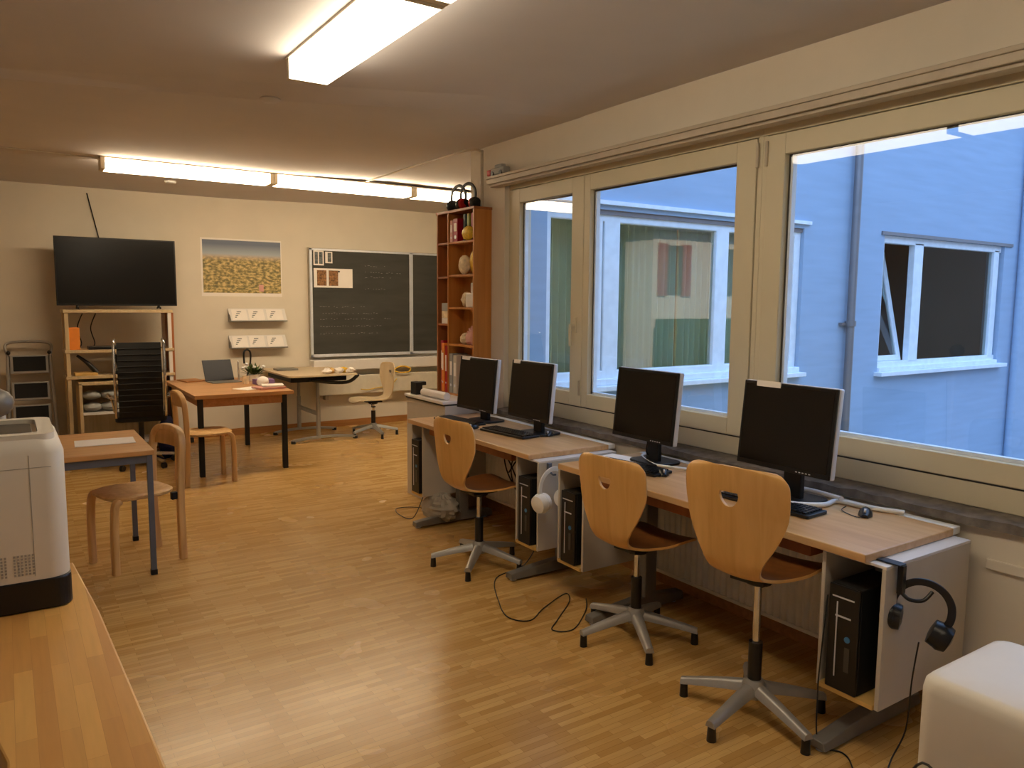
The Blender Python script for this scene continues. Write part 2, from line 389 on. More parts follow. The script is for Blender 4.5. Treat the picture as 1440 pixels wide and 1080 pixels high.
# left far window: frames, sill
fw = thing('window_4', None, None); fw['kind'] = 'structure'
f = MB(); ya, yb = FY + .04, FY + .12
for a, b_ in ((3.75, 3.82), (4.30, 4.38), (4.40, 4.58), (5.82, 6.0), (7.02, 7.12)): f.box(a, b_, ya, yb, .98, 2.32)
f.box(3.75, 7.12, ya, yb, .88, 1.0).box(3.75, 7.12, ya, yb, 2.30, 2.38)
f.build('window_frame', 'fwhite', fw, bevel=.01)
MB().box(3.72, 7.15, FY - .09, FY + .04, .83, .875).box(3.75, 7.12, FY - .02, FY + .05, .875, .93).build('outer_sill', 'fwhite', fw, bevel=.006)
MB().box(3.78, 7.1, ya + .035, ya + .041, .98, 2.33).build('pane', 'fglass', fw)
# roller casing above that window
MB().box(3.75, 7.12, FY + .02, FY + .14, 2.36, 2.40).build('roller_casing', 'zinc', fw)
# right far window with the small sash tilted inwards
fw2 = thing('window_5', None, None); fw2['kind'] = 'structure'
f = MB().box(8.62, 11.55, ya, yb, .84, .92).box(8.62, 11.55, ya, yb, 2.33, 2.42).box(8.62, 8.70, ya, yb, .9, 2.36).box(9.36, 9.56, ya, yb, .9, 2.36).box(11.36, 11.5, ya, yb, .9, 2.36)
f.build('window_frame', 'fwhite', fw2, bevel=.008)
m = T(0, ya + .08, .92) @ RX(-.22) 
MB().box(8.70, 8.78, 0, .05, 0, 1.42, m).box(9.26, 9.34, 0, .05, 0, 1.42, m).box(8.78, 9.26, 0, .05, 0, .07, m).box(8.78, 9.26, 0, .05, 1.35, 1.42, m).build('tilted_sash', 'fwhite', fw2, bevel=.006)
MB().box(8.78, 9.26, .02, .025, .07, 1.35, m).box(9.56, 11.36, ya + .035, ya + .041, .92, 2.33).build('pane', 'fglass', fw2)
MB().box(8.56, 11.65, FY - .1, FY + .04, .76, .81).box(8.62, 11.5, FY - .03, FY + .05, .81, .86).build('outer_sill', 'fwhite', fw2, bevel=.006)
# rain pipes
dp = thing('rain_pipe', 'thin grey rain pipe with a clamp, between the two windows of the blue-grey wall outside', 'pipe', (7.93, FY - .07, 0))
MB().cyl((0, 0, -3), (0, 0, 5.6), .045, seg=16).build('pipe', 'zinc', dp, smooth=40)
MB().cyl((0, 0, 1.36), (0, 0, 1.42), .06).box(-.12, .12, .02, .07, 1.37, 1.40).build('clamp', 'zinc', dp, smooth=40)
dp = thing('rain_pipe', 'pale pipe on the outside wall, right of the window with the tilted sash', 'pipe', (11.95, FY - .06, 0))
MB().cyl((0, 0, -3), (0, 0, 5.6), .05, seg=16).build('pipe', 'facade', dp, smooth=40)
# green curtains inside the far window
cu = MB(); N_ = 160
def curtain(x0, x1, y, z0, z1, folds):
    mb = MB(); a = []; 
    for i in range(N_ + 1):
        t = i / N_; x = x0 + (x1 - x0) * t; yy = y + .03 * math.sin(folds * 2 * PI * t) + .008 * math.sin(folds * 5.3 * t)
        a.append([(x, yy, z0), (x, yy, z1), (x, yy + .003, z1), (x, yy + .003, z0)])
    return mb.ring_loft(a)
tag(curtain(3.8, 5.55, 5.47, .01, 2.76, 22).build('curtain', 'curtain', smooth=60), 'pale green pleated curtain drawn behind the far left window outside', 'curtain')
tag(curtain(5.62, 6.6, 5.49, .01, 2.76, 12).build('curtain', 'curtain', smooth=60), 'grey-green curtain behind the right part of the far curtained window', 'curtain')
# room behind the right far window
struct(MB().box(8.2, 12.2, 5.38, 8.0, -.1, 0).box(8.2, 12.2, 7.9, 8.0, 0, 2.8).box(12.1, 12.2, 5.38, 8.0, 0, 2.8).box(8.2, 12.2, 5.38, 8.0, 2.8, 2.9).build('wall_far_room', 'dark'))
sh = thing('shelf_unit', 'dim shelf unit with books seen through the far right window', 'shelf', (10.6, 7.4, 0))
MB().box(-.9, 1.1, 0, .35, 1.25, 1.28).box(-.9, 1.1, 0, .35, .85, .88).box(-.9, 1.1, 0, .35, 1.9, 1.93).box(-.93, -.9, 0, .35, 0, 2.2).box(1.1, 1.13, 0, .35, 0, 2.2).build('shelf_board', 'lamw', sh)
for k in range(9):
    h = random.uniform(.22, .32)
    o = tag(MB().box(-.03, .03, -.12, .12, 0, h).build('file_binder', random.choice(['grey', 'lam', 'dark']), loc=(10.0 + k * .085, 7.55, 1.281)), 'dim file binder in the row on the shelf behind the far right window', 'binder', 'binders on the shelf across the courtyard')
# sunlit house whose reflection shows in the far window
hs = thing('house', 'sunlit cream house with a red-shuttered window, reflected in the far window glass', 'house', (17.7, -8, -3))
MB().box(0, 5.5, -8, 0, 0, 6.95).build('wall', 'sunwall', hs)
MB().prism([(-.3, -8.3), (5.8, -8.3), (5.8, .35), (-.3, .35)], 6.95, 7.2).build('roof', 'zinc', hs)
for x in (.95, 3.6):
    fo = MB().box(x - .35, x + .35, 0, .05, 4.9, 6.5).build('window_opening', 'dark', hs)
    for q in (x - .75, x + .35): MB().box(q, q + .4, .02, .08, 4.85, 6.55).build('shutter', 'shutter', hs)
o = thing('house', 'unseen dark block added left of the sunlit house to darken the far window reflection', 'house', (3.8, -9, -3))  # added out of view so the far window does not mirror bright sky
MB().box(0, 13.6, -6, 0, 0, 10.5).build('wall', 'shaderender', o)
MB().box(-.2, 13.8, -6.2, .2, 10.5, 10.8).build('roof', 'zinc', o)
o = thing('house', 'unseen dark block added right of the sunlit house to darken the tilted window reflection', 'house', (24.5, -9, -3))  # second added block, keeps the right far window reflection dark
MB().box(0, 22, -6, 0, 0, 10.5).build('wall', 'shaderender', o)
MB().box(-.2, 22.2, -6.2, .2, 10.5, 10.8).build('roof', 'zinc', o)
o = thing('hedge', 'dark hedge in front of the sunlit house, reflected in the far window', 'hedge', (17.5, -7.2, -3))
MB().box(0, 7, -.4, .4, 0, 4.1).build('foliage', 'leaf', o)
# ================================================================== LAMPS
def lamp_segment(parent, x0, x1, y0, y1, z0, z1, mat, axis):
    MB().box(x0, x1, y0, y1, z0, z1).build('diffuser', mat, parent, bevel=.006)
def ceiling_lamp(name, label, x0, x1, y0, y1, z0, ztop, axis, cuts, mat):
    L = thing(name, label, 'lamp', (0, 0, 0), 0)
    MB().box(x0 - .004, x1 + .004, y0 - .004, y1 + .004, ztop - .012, ztop).build('housing', 'rail', L)
    for a, b_ in zip(cuts[:-1], cuts[1:]):
        g = .035
        if axis == 'y':
            MB().box(x0, x1, a + g, b_ - g, z0, ztop - .012).build('diffuser', mat, L, bevel=.004)
            for p, q in ((a + .002, a + g), (b_ - g, b_ - .002)): MB().box(x0 + .001, x1 - .001, p, q, z0 + .001, ztop - .012).build('end_cap', 'lampend', L)
        else:
            MB().box(a + g, b_ - g, y0, y1, z0, ztop - .012).build('diffuser', mat, L, bevel=.004)
            for p, q in ((a + .002, a + g), (b_ - g, b_ - .002)): MB().box(p, q, y0 + .001, y1 - .001, z0 + .001, ztop - .012).build('end_cap', 'lampend', L)
    return L
ceiling_lamp('ceiling_lamp', 'boxy fluorescent ceiling light in the foreground, pointing into the room', 1.225, 1.42, -.05, 3.88, 2.68, 2.79, 'y', [-.05, 1.28, 2.60, 3.88], 'lampA')
ceiling_lamp('ceiling_lamp', 'long row of fluorescent ceiling lights across the back of the room', .72, 4.95, 7.18, 7.36, 2.66, 2.76, 'x', [.72, 2.13, 3.55, 4.95], 'lampB')
o = MB().tube([(3.0, 7.1, 2.752), (3.0, 6.2, 2.752), (3.02, 5.22, 2.752), (3.13, 5.17, 2.75)], .009, 6)
tag(o.build('ceiling_cable', 'rail', smooth=60), 'thin cable running over the ceiling from the back lights to the wall corner', 'cable')
tag(MB().tube([(-1.5, 7.2, 2.754), (.2, 7.22, 2.754), (.72, 7.24, 2.74)], .004, 6).build('ceiling_cable', 'white', smooth=60), 'short cable on the ceiling left of the back lights', 'cable')
tag(MB().lathe([(.05, -.02), (.055, -.005), (.055, 0)]).build('smoke_detector', 'white', loc=(1.44, 8.3, 2.76), smooth=40), 'small white round cap on the ceiling behind the back lights', 'ceiling fitting')
tag(MB().lathe([(.04, -.02), (.06, -.005), (.06, 0)]).build('junction_cover', 'ceil', loc=(1.36, 4.62, 2.765), smooth=40), 'small pale cover on the ceiling just beyond the foreground light', 'ceiling fitting')

# ================================================================== RADIATORS
def radiator(loc, w_, z0, z1, label, d=.09):
    r = thing('radiator', label, 'radiator', loc)
    n = max(2, int(w_ / .04)); mb = MB()
    rings = []
    for i in range(n * 4 + 1):
        y = w_ * i / (n * 4); x = [0, .012, .014, .002][i % 4]
        rings.append([(x, y, z0 + .02), (x, y, z1 - .02), (d - .02, y, z1 - .02), (d - .02, y, z0 + .02)])
    mb.ring_loft(rings); mb.build('panel', 'rad', r, smooth=50)
    MB().box(0, d, 0, w_, z1 - .02, z1).box(0.0, d, 0, w_, z0, z0 + .02).build('cover', 'rad', r, bevel=.004)
    return r
r = radiator((2.985, 1.66, 0), 1.42, .10, .60, 'white ribbed radiator under the window behind the nearer computer desk')
MB().cyl((.04, .02, .14), (.0, -.06, .14), .012).cyl((0, -.08, .14), (-.02, -.1, .14), .018).build('valve', 'black', r, smooth=40)
MB().tube([(.06, -.02, .12), (.06, -.05, .10), (.06, -.05, .0)], .01).build('pipe', 'rad', r, smooth=60)
r = radiator((2.985, 3.55, 0), 1.3, .12, .60, 'white radiator on the window wall behind the farther computer desk')
# flat radiator below the chalkboard
r = thing('radiator', 'long flat cream radiator on the back wall below the chalkboard', 'radiator', (3.2, 9.16, 0))
MB().box(0, 2.4, 0, .1, .42, .66).build('panel', 'rad', r, bevel=.01)
MB().box(.1, .14, .03, .13, .36, .44).box(2.2, 2.24, .03, .13, .36, .44).build('bracket', 'rail', r)

# ================================================================== SWIVEL CHAIRS
def shell_mesh():
    prof = [(-.234, .425), (-.229, .36), (-.219, .26), (-.208, .17), (-.196, .09), (-.176, .035), (-.135, .008), (-.07, .0), (.03, .002), (.13, .008), (.22, .002), (.27, -.026)]
    hw = [.200, .212, .205, .174, .132, .108, .112, .142, .175, .182, .172, .150]
    P = [Vector((a, b_, 0)) for a, b_ in prof]; n = len(P); pts = []; ws = []
    sub = 9
    for i in range(n - 1):
        a, b_, c_, d = P[max(i - 1, 0)], P[i], P[i + 1], P[min(i + 2, n - 1)]
        w4 = [hw[max(i - 1, 0)], hw[i], hw[i + 1], hw[min(i + 2, n - 1)]]
        for k in range(sub):
            t = k / sub
            f_ = lambda a, b_, c_, d: .5 * ((2 * b_) + (c_ - a) * t + (2 * a - 5 * b_ + 4 * c_ - d) * t * t + (3 * b_ - a - 3 * c_ + d) * t ** 3)
            pts.append(f_(a, b_, c_, d)); ws.append(f_(*w4))
    pts.append(P[-1]); ws.append(hw[-1])
    K = len(pts); s = [0]
    for i in range(1, K): s.append(s[-1] + (pts[i] - pts[i - 1]).length)
    tot = s[-1]; C_ = 36; vs = []; flag = []
    hz, hr, hd_ = .085, .040, .052      # hole: distance of flat top from the upper edge, half width, depth
    for i in range(K):
        d0 = s[i]; d1 = tot - s[i]; wv = ws[i]
        for dd, R in ((d0, .042), (d1, .07)):
            if dd < R: wv -= R * (1 - math.sqrt(max(0, 1 - ((R - dd) / R) ** 2)))
        for j in range(C_ + 1):
            t = -1 + 2 * j / C_; v = t * wv
            back = max(0, min(1, (.36 - s[i]) / .2)); seat = 1 - back
            crown = .014 * (1 - t * t) * max(0, 1 - d0 / .12)
            q_s, q_v, ins = s[i], v, False
            dz = s[i] - hz
            if -.02 < dz < hd_ * 1.4 and abs(v) < hr * 1.5:
                # D shaped hole: flat above, round below
                if dz >= 0:
                    rho = math.hypot(v / hr, dz / hd_)
                else: rho = 99
                if rho < 1: ins = True
            vs.append((i, v, q_s, back, crown, t)); flag.append(ins)
    def pos(sv, v, back, crown, t):
        # position along the profile at arc length sv
        sv = max(0, min(tot, sv)); i = 0
        while i < K - 2 and s[i + 1] < sv: i += 1
        u = (sv - s[i]) / max(1e-9, s[i + 1] - s[i]); p = pts[i].lerp(pts[i + 1], u); d = (pts[i + 1] - pts[i]).normalized()
        return Vector((p.x + back * .045 * t * t, v, p.y + crown + (1 - back) * .012 * t * t))
    W = C_ + 1
    faces = []; keep = set()
    for i in range(K - 1):
        for j in range(C_):
            q = (i * W + j, i * W + j + 1, (i + 1) * W + j + 1, (i + 1) * W + j)
            if all(flag[k] for k in q): continue
            faces.append(q); keep.update(q)
    co = []
    for k, (i, v, sv, back, crown, t) in enumerate(vs):
        if flag[k] and k in keep:
            dz = sv - hz
            a = math.hypot(v / hr, dz / hd_)
            if dz < hd_ * .16: v2, s2_ = v, hz      # snap to the flat top edge
            else:
                a = max(a, .05); v2 = v / a; s2_ = hz + dz / a
            t = t * (v2 / v) if abs(v) > 1e-6 else t
            v, sv = v2, s2_
        co.append(pos(sv, v, back, crown, t))
    used = sorted(keep); idx = {k: n_ for n_, k in enumerate(used)}
    return [tuple(co[k]) for k in used], [tuple(idx[k] for k in f_) for f_ in faces]
SHELL = shell_mesh()
def star_base(parent, zc, R=.29, a0=0, n=5, mat='alu'):
    for k in range(n):
        a = a0 + 2 * PI * k / n; m = RZ(a)
        rings = []
        for t in (0, .12, .35, .65, .9, 1.0):
            x = .02 + (R - .02) * t; z = .118 - .052 * t ** 1.2; hw_ = .030 - .010 * t; hh = .022 - .009 * t
            rings.append([(x, hw_ * cx, z + hh * sx) for cx, sx in ((-1, -.8), (-.75, .6), (-.35, 1), (.35, 1), (.75, .6), (1, -.8))])
        arm = MB().ring_loft(rings, m).build('base_arm', mat, parent, smooth=50)
        MB().cyl((R - .012, 0, .0), (R - .012, 0, .055), .018, .015, 12, m).build('glide', 'black', arm, smooth=40)
    MB().lathe([(.02, .075), (.042, .08), (.046, .13), (.034, .15), (.02, .152)]).build('base_hub', mat, parent, smooth=40)
def swivel_chair(zs, a0, shell='chair', basemat='alu'):
    c_ = thing('swivel_chair', 'x', 'chair')
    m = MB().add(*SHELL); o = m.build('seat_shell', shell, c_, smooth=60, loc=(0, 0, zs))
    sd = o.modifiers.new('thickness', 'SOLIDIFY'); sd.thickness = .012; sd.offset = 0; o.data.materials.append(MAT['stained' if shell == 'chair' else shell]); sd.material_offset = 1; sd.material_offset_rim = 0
    bv = o.modifiers.new('edge', 'BEVEL'); bv.width = .003; bv.segments = 2; bv.limit_method = 'ANGLE'; bv.angle_limit = math.radians(50)
    MB().box(-.09, .09, -.07, .07, -.03, -.012).cyl((0, 0, -.05), (0, 0, -.028), .05, .06).build('seat_plate', 'black', c_, loc=(0, 0, zs), bevel=.004)
    MB().tube([(.04, .05, -.04), (.07, .12, -.045), (.08, .19, -.055)], .006).box(.06, .10, .18, .22, -.062, -.048).build('height_lever', 'black', c_, smooth=50, loc=(0, 0, zs))
    MB().cyl((0, 0, .15), (0, 0, min(.30, zs - .09)), .026, .026, 20).build('column_sleeve', 'black', c_, smooth=40)
    MB().cyl((0, 0, min(.30, zs - .09)), (0, 0, zs - .045), .0145, .0145, 16).build('gas_lift', 'chrome', c_, smooth=40)
    star_base(c_, 0, a0=a0, mat=basemat)
    return c_
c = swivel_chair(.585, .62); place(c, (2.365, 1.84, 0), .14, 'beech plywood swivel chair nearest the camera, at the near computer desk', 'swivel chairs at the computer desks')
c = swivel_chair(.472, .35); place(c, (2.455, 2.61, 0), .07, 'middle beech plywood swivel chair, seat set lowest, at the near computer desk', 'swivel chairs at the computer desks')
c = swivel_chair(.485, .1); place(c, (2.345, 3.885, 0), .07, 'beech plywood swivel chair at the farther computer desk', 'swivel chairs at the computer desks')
c = swivel_chair(.43, .3, 'paleply'); place(c, (3.62, 8.45, 0), PI - .02, 'pale plywood swivel chair seen side-on in front of the chalkboard', 'swivel chairs in the back of the room')

# ================================================================== COMPUTER DESKS
def computer_desk(label, x0, x1, y0, y1, legs, boxes):
    d = thing('computer_desk', label, 'desk', ((x0 + x1) / 2, (y0 + y1) / 2, 0)); ox, oy = (x0 + x1) / 2, (y0 + y1) / 2
    m = T(-ox, -oy, 0)
    MB().box(x0, x1 - .05, y0, y1, .712, .742, m).build('desk_top', 'desk', d, bevel=.004)
    MB().box(x1 - .05, x1, y0, y1, .714, .744, m).build('back_edge_strip', 'white', d, bevel=.003)
    MB().box(x0 + .05, x0 + .30, y0 + .25, y1 - .25, .655, .710, m).build('cable_channel', 'caseR', d, bevel=.003)
    MB().box(x0 + .34, x0 + .38, y0 + .05, y1 - .05, .67, .711, m).build('cross_beam', 'greyfoot', d)
    for ly in legs:
        lg = MB().box(x0 + .27, x0 + .35, ly - .03, ly + .03, .05, .70, m).build('leg_column', 'greyfoot', d, bevel=.006)
        rings = []
        for x, hh in ((x0 - .08, .016), (x0 + .1, .026), (x0 + .3, .034), (x0 + .55, .022)):
            rings.append([(x, ly - .035, .012), (x, ly - .028, .012 + hh * 2), (x, ly + .028, .012 + hh * 2), (x, ly + .035, .012)])
        MB().ring_loft(rings, m).build('foot', 'greyfoot', lg, bevel=.004)
        MB().cyl((x0 - .05, ly, 0), (x0 - .05, ly, .016), .02, m=m).cyl((x0 + .5, ly, 0), (x0 + .5, ly, .016), .02, m=m).build('foot_pad', 'silver', lg)
    for (a, b_) in boxes:
        bx0, bx1 = x0 + .03, x1 - .04; z0, z1 = .19, .70
        bo = MB().box(bx0, bx1, a, a + .016, z0, z1, m).box(bx0, bx1, b_ - .016, b_, z0 + .0, z1, m).build('holder_panel', 'lam', d, bevel=.002)
        MB().box(bx0 + .001, bx1, a, b_, z1, z1 + .011, m).build('holder_top', 'lamw', bo, bevel=.002)
        MB().box(bx0 - .01, bx1, a + .016, b_ - .016, z0, z0 + .018, m).build('holder_floor', 'tan', bo, bevel=.002)
    return d
computer_desk('light wood computer desk nearest the camera along the window wall', 2.435, 3.075, 1.455, 3.22, [1.55, 2.84], [(1.395, 1.64), (3.03, 3.255)])
computer_desk('light wood computer desk farther along the window wall, beyond the gap', 2.43, 3.075, 3.49, 5.05, [3.56, 4.78], [(3.43, 3.66), (4.86, 5.045)])

def tower(label, loc):
    t = thing('computer_tower', label, 'computer', loc)       # front faces -X
    MB().box(.012, .40, -.06, .06, 0, .39).build('case', 'blackm', t, bevel=.004)
    fr = MB().box(0, .012, -.06, .06, 0, .39).build('front_panel', 'black', t, bevel=.004)
    MB().box(-.002, .001, -.04, .045, .345, .350).build('drive_trim', 'silver', fr)
    MB().box(-.002, .001, -.03, .03, .275, .281).build('drive_trim', 'silver', fr)
    MB().box(-.003, .001, .022, .026, .05, .33).build('chrome_strip', 'silver', fr)
    MB().cyl((-.003, -.02, .2), (.001, -.02, .2), .011, seg=14).build('power_badge', 'label', fr)
    MB().box(-.003, .001, -.032, -.012, .08, .17).build('port_bay', 'tray', fr)
    return t
tower('black computer tower in the holder at the near end of the near desk', (2.45, 1.535, .209))
tower('black computer tower in the holder between the two desks, right of the white headphones', (2.45, 3.145, .209))
tower('black computer tower in the holder left of the white headphones', (2.445, 3.55, .209))
tower('black computer tower at the far end of the farther desk, partly hidden', (2.445, 4.955, .209))

# ================================================================== MONITORS, KEYBOARDS, MICE
def monitor(label, loc, rz, w_=.47, h_=.375, zb=.13, tilt=.10, tape=None):
    """faces -X; local origin at stand foot"""
    t = thing('monitor', label, 'monitor', loc, rz, 'monitors on the computer desks')
    m = T(-.13, 0, zb + h_ / 2) @ RY(tilt)
    MB().box(-.012, 0, -w_ / 2, w_ / 2, -h_ / 2, h_ / 2, m).build('bezel', 'black', t, bevel=.003)
    MB().box(-.0135, -.0115, -w_ / 2 + .014, w_ / 2 - .014, -h_ / 2 + .022, h_ / 2 - .014, m).build('screen', 'screen', t)
    MB().box(0, .028, -w_ / 2 - .003, w_ / 2 + .003, -h_ / 2, h_ / 2 + .003, m).build('back_shell', 'silver', t, bevel=.006)
    MB().box(.028, .05, -w_ / 3, w_ / 3, -h_ / 3, h_ / 3, m).build('rear_bulge', 'black', t, bevel=.01)
    if tape: MB().box(-.0165, -.012, tape[0], tape[1], h_ / 2 - .022, h_ / 2 + .004, m).build('paper_tape', 'paper', t)
    bt = MB()
    for k in range(5): bt.box(-.0135, -.011, w_ * -.18 - k * .016, w_ * -.18 - k * .016 + .008, -h_ / 2 + .007, -h_ / 2 + .011, m)
    bt.build('button_row', 'silver', t)
    MB().box(-.075, -.045, -.045, .045, .012, zb + .16).build('stand_neck', 'black', t, bevel=.005)
    MB().prism(rrect(.10, .12, .05, 6, -.05, 0), 0, .014).build('stand_foot', 'black', t, bevel=.004)
    return t
ZD = .743
m4 = monitor('black screen with silver sides nearest the camera, behind the nearest chair', (2.925, 2.065, ZD), .0, zb=.14, tape=(.04, .165))
m3 = monitor('black tilted screen with silver sides behind the middle chair', (2.95, 2.965, ZD), .0, w_=.455)
m2 = monitor('third screen from the camera, by the window on the farther desk', (2.95, 4.03, ZD), .0, w_=.455, zb=.10, tape=(.13, .2))
m1 = monitor('farthest of the four screens, right below the bookcase', (2.92, 4.66, ZD), .05, w_=.455, zb=.085, tape=(.1, .2))
def keyboard(label, loc, rz):
    k = thing('keyboard', label, 'keyboard', loc, rz, 'keyboards on the computer desks')
    MB().prism(rrect(.075, .225, .012), 0, .014).build('keyboard_body', 'black', k, bevel=.003)
    kk = MB()
    for i in range(6):
        for j in range(20):
            x = .055 - i * .021; y = -.205 + j * .0212
            kk.box(x - .008, x + .008, y, y + .0165, .014, .021)
    kk.build('keys', 'black', k)
    return k
keyboard('black keyboard on the near desk, in front of the nearest screen', (2.70, 2.06, ZD), .06)
keyboard('black keyboard at the far end of the near desk, below the tilted screen', (2.68, 2.93, ZD), .15)
keyboard('black keyboard in front of the third screen from the camera', (2.72, 4.13, ZD), .1)
keyboard('black keyboard below the farthest of the four screens', (2.68, 4.72, ZD), .1)
def mouse(label, loc, rz):
    k = thing('computer_mouse', label, 'mouse', loc, rz, 'mice on the computer desks')
    rings = []
    for t in (0, .12, .35, .65, .88, 1):
        x = -.05 + .1 * t; s_ = math.sin(PI * min(max(t, .07), .93)) ** .5; hh = .034 * s_ * (1 - .25 * abs(t - .6))
        rings.append([(x, .029 * s_ * math.cos(PI * j / 8), hh * math.sin(PI * j / 8) + .001) for j in range(9)])
    MB().ring_loft(rings).build('mouse_body', 'black', k, smooth=60)
    MB().cyl((-.03, -.004, .026), (-.03, .004, .026), .009).build('scroll_wheel', 'silver', k, smooth=40)
    MB().tube([(-.05, 0, .01), (-.06, .03, .004), (.02, .09, .004), (.1, .08, .004)], .002, 6).build('mouse_cable', 'black', k, smooth=60)
    return k
mouse('black mouse on the bare right part of the near desk', (2.90, 1.745, ZD), .5)
mouse('black and white mouse beside the keyboard below the tilted screen', (2.72, 2.72, ZD), .9)
mouse('black mouse at the near end of the farther desk', (2.90, 3.93, ZD), .6)
mouse('black mouse beside the keyboard of the farthest screen', (2.62, 4.42, ZD), .4)
# white cable loops
o = MB().tube([(3.04, 1.66, .753), (2.99, 1.78, .753), (2.97, 1.92, .753), (2.86, 1.91, .755), (2.755, 1.99, .757), (2.74, 2.12, .757), (2.81, 2.25, .756), (2.94, 2.25, .755), (3.03, 2.12, .755), (3.02, 1.98, .756), (2.97, 1.90, .768)], .0105, 10)
tag(o.build('white_cable', 'white', smooth=60), 'white cable looped on the desk around the foot of the nearest screen', 'cable')
o = MB().tube([(3.0, 2.62, .75), (2.9, 2.72, .752), (2.82, 2.74, .765), (2.83, 2.9, .752), (2.93, 3.1, .752), (3.03, 3.14, .75)], .007, 8)
tag(o.build('white_cable', 'white', smooth=60), 'white cable lying behind the keyboard below the tilted screen', 'cable')
tag(MB().tube([(2.84, 2.95, .90), (2.86, 2.99, .80), (2.93, 3.0, .752), (3.0, 3.05, .752)], .004, 6).build('monitor_cable', 'black', smooth=60), 'thin black cable hanging from the tilted screen', 'cable')
# papers on the desks
tag(MB().box(-.1, .1, -.14, .14, 0, .004).build('paper_sheet', 'paper', loc=(2.78, 3.1, ZD), rot=(0, 0, .2)), 'white paper lying at the far end of the near desk', 'paper')

def headphones(label, loc, rot, mat, pad='black', s_=1.0, hang=True):
    h = thing('headphones', label, 'headphones', loc); h.rotation_euler = rot
    R = .075 * s_; pts = [(R * math.cos(a), 0, R * 1.05 * math.sin(a)) for a in [math.radians(q) for q in (-25, 0, 30, 60, 90, 120, 150, 180, 205)]]
    MB().tube(pts, .007, 10, flat=(.013, .004), up=(0, 1, 0)).build('headband', mat, h, smooth=50)
    for sg in (-1, 1):
        cp = MB().lathe([(.012, -.014), (.038, -.012), (.042, 0), (.036, .020), (.01, .026)], 20, T(sg * (R - .006), 0, -.055 * s_) @ RY(sg * (PI / 2 + .15)) @ Matrix.Scale(s_, 4)).build('ear_cup', mat, h, smooth=50)
        MB().lathe([(.016, -.034), (.036, -.030), (.039, -.012), (.018, -.010)], 20, T(sg * (R - .006), 0, -.055 * s_) @ RY(sg * (PI / 2 + .15)) @ Matrix.Scale(s_, 4)).build('ear_cushion', pad, cp, smooth=50)
    return h
hk = thing('headphone_hook', 'black clip-on hook on the end panel of the near desk', 'hook', (2.53, 1.375, .70))
MB().box(-.012, .012, -.008, .012, -.09, .012).box(-.03, .012, -.006, .08, .013, .018).tube([(0, 0, -.085), (0, -.03, -.10), (.03, -.06, -.10), (.06, -.075, -.07)], .007).build('hook_body', 'black', hk, bevel=.002)
headphones('black over-ear headphones hanging from the hook at the near end of the near desk', (2.575, 1.325, .565), (0, .25, -1.15), 'black', s_=1.2)
hk = thing('headphone_hook', 'small hook carrying the white headphones between the two desks', 'hook', (2.52, 3.41, .70))
MB().box(-.012, .012, -.01, .012, -.05, .0).tube([(0, 0, -.045), (0, -.03, -.06), (.0, -.06, -.055)], .006).build('hook_body', 'steel', hk, bevel=.002)
headphones('white over-ear headphones hanging between the two computer desks', (2.50, 3.345, .575), (0, 0, .15), 'white', 'white', s_=1.35)
# cables under and beside desks
tag(MB().tube([(2.56, 1.32, .45), (2.57, 1.34, .3), (2.56, 1.345, .12), (2.5, 1.36, .01), (2.4, 1.30, .006), (2.3, 1.1, .006)], .003, 6).build('headphone_cable', 'black', smooth=60), 'thin dark cable falling from the black headphones to the floor', 'cable')
tag(MB().tube([(2.45, 1.60, .55), (2.425, 1.6, .3), (2.42, 1.6, .17), (2.38, 1.56, .02), (2.42, 1.49, .006), (2.37, 1.42, .006), (2.2, 1.3, .006)], .003, 6).build('power_cable', 'black', smooth=60), 'thin dark cable trailing from the nearest tower across the foot of the desk', 'cable')
tag(MB().tube([(2.60, 3.60, .2), (2.5, 3.62, .05), (2.30, 3.62, .005), (2.12, 3.30, .005), (2.06, 3.12, .005), (2.13, 3.03, .005), (2.28, 3.12, .005), (2.50, 3.22, .005), (2.45, 3.12, .005), (2.25, 2.96, .005), (2.16, 2.88, .005), (2.25, 2.83, .005), (2.45, 2.98, .005), (2.55, 3.1, .006)], .003, 6).build('power_cable', 'black', smooth=60), 'thin brown cable lying in loops on the parquet between the two desks', 'cable')
tag(MB().tube([(2.48, 4.9, .18), (2.42, 4.95, .02), (2.40, 5.15, .006), (2.46, 5.3, .006), (2.6, 5.25, .006), (2.7, 5.05, .006)], .003, 6).build('power_cable', 'black', smooth=60), 'thin cable curling on the floor at the far end of the farther desk', 'cable')
pts = []
for k in range(26):
    a = k * 1.05; pts.append((2.93 + .02 * math.sin(a * .7), 2.36 + .07 * math.cos(a) + .01 * math.sin(3 * a), .44 + .10 * math.sin(a) - (.03 if k % 5 == 0 else 0)))
tag(MB().tube([(2.85, 2.25, .66), (2.9, 2.3, .60)] + pts + [(2.92, 2.44, .52), (2.93, 2.5, .50)], .004, 6, 5).build('cable_bundle', 'black', smooth=60), 'bundle of black cable hanging under the near desk in front of the radiator', 'cable')
pts = []
for k in range(40):
    a = k * .95; pts.append((2.86 + .05 * math.sin(a * .6), 4.15 + .10 * math.cos(a) + .10 * math.sin(k * .21), .42 + .13 * math.sin(a * 1.1)))
tag(MB().tube([(2.82, 4.1, .66)] + pts, .005, 6, 5).build('cable_bundle', 'blackm', smooth=60), 'tangle of dark cables hanging under the farther desk', 'cable')
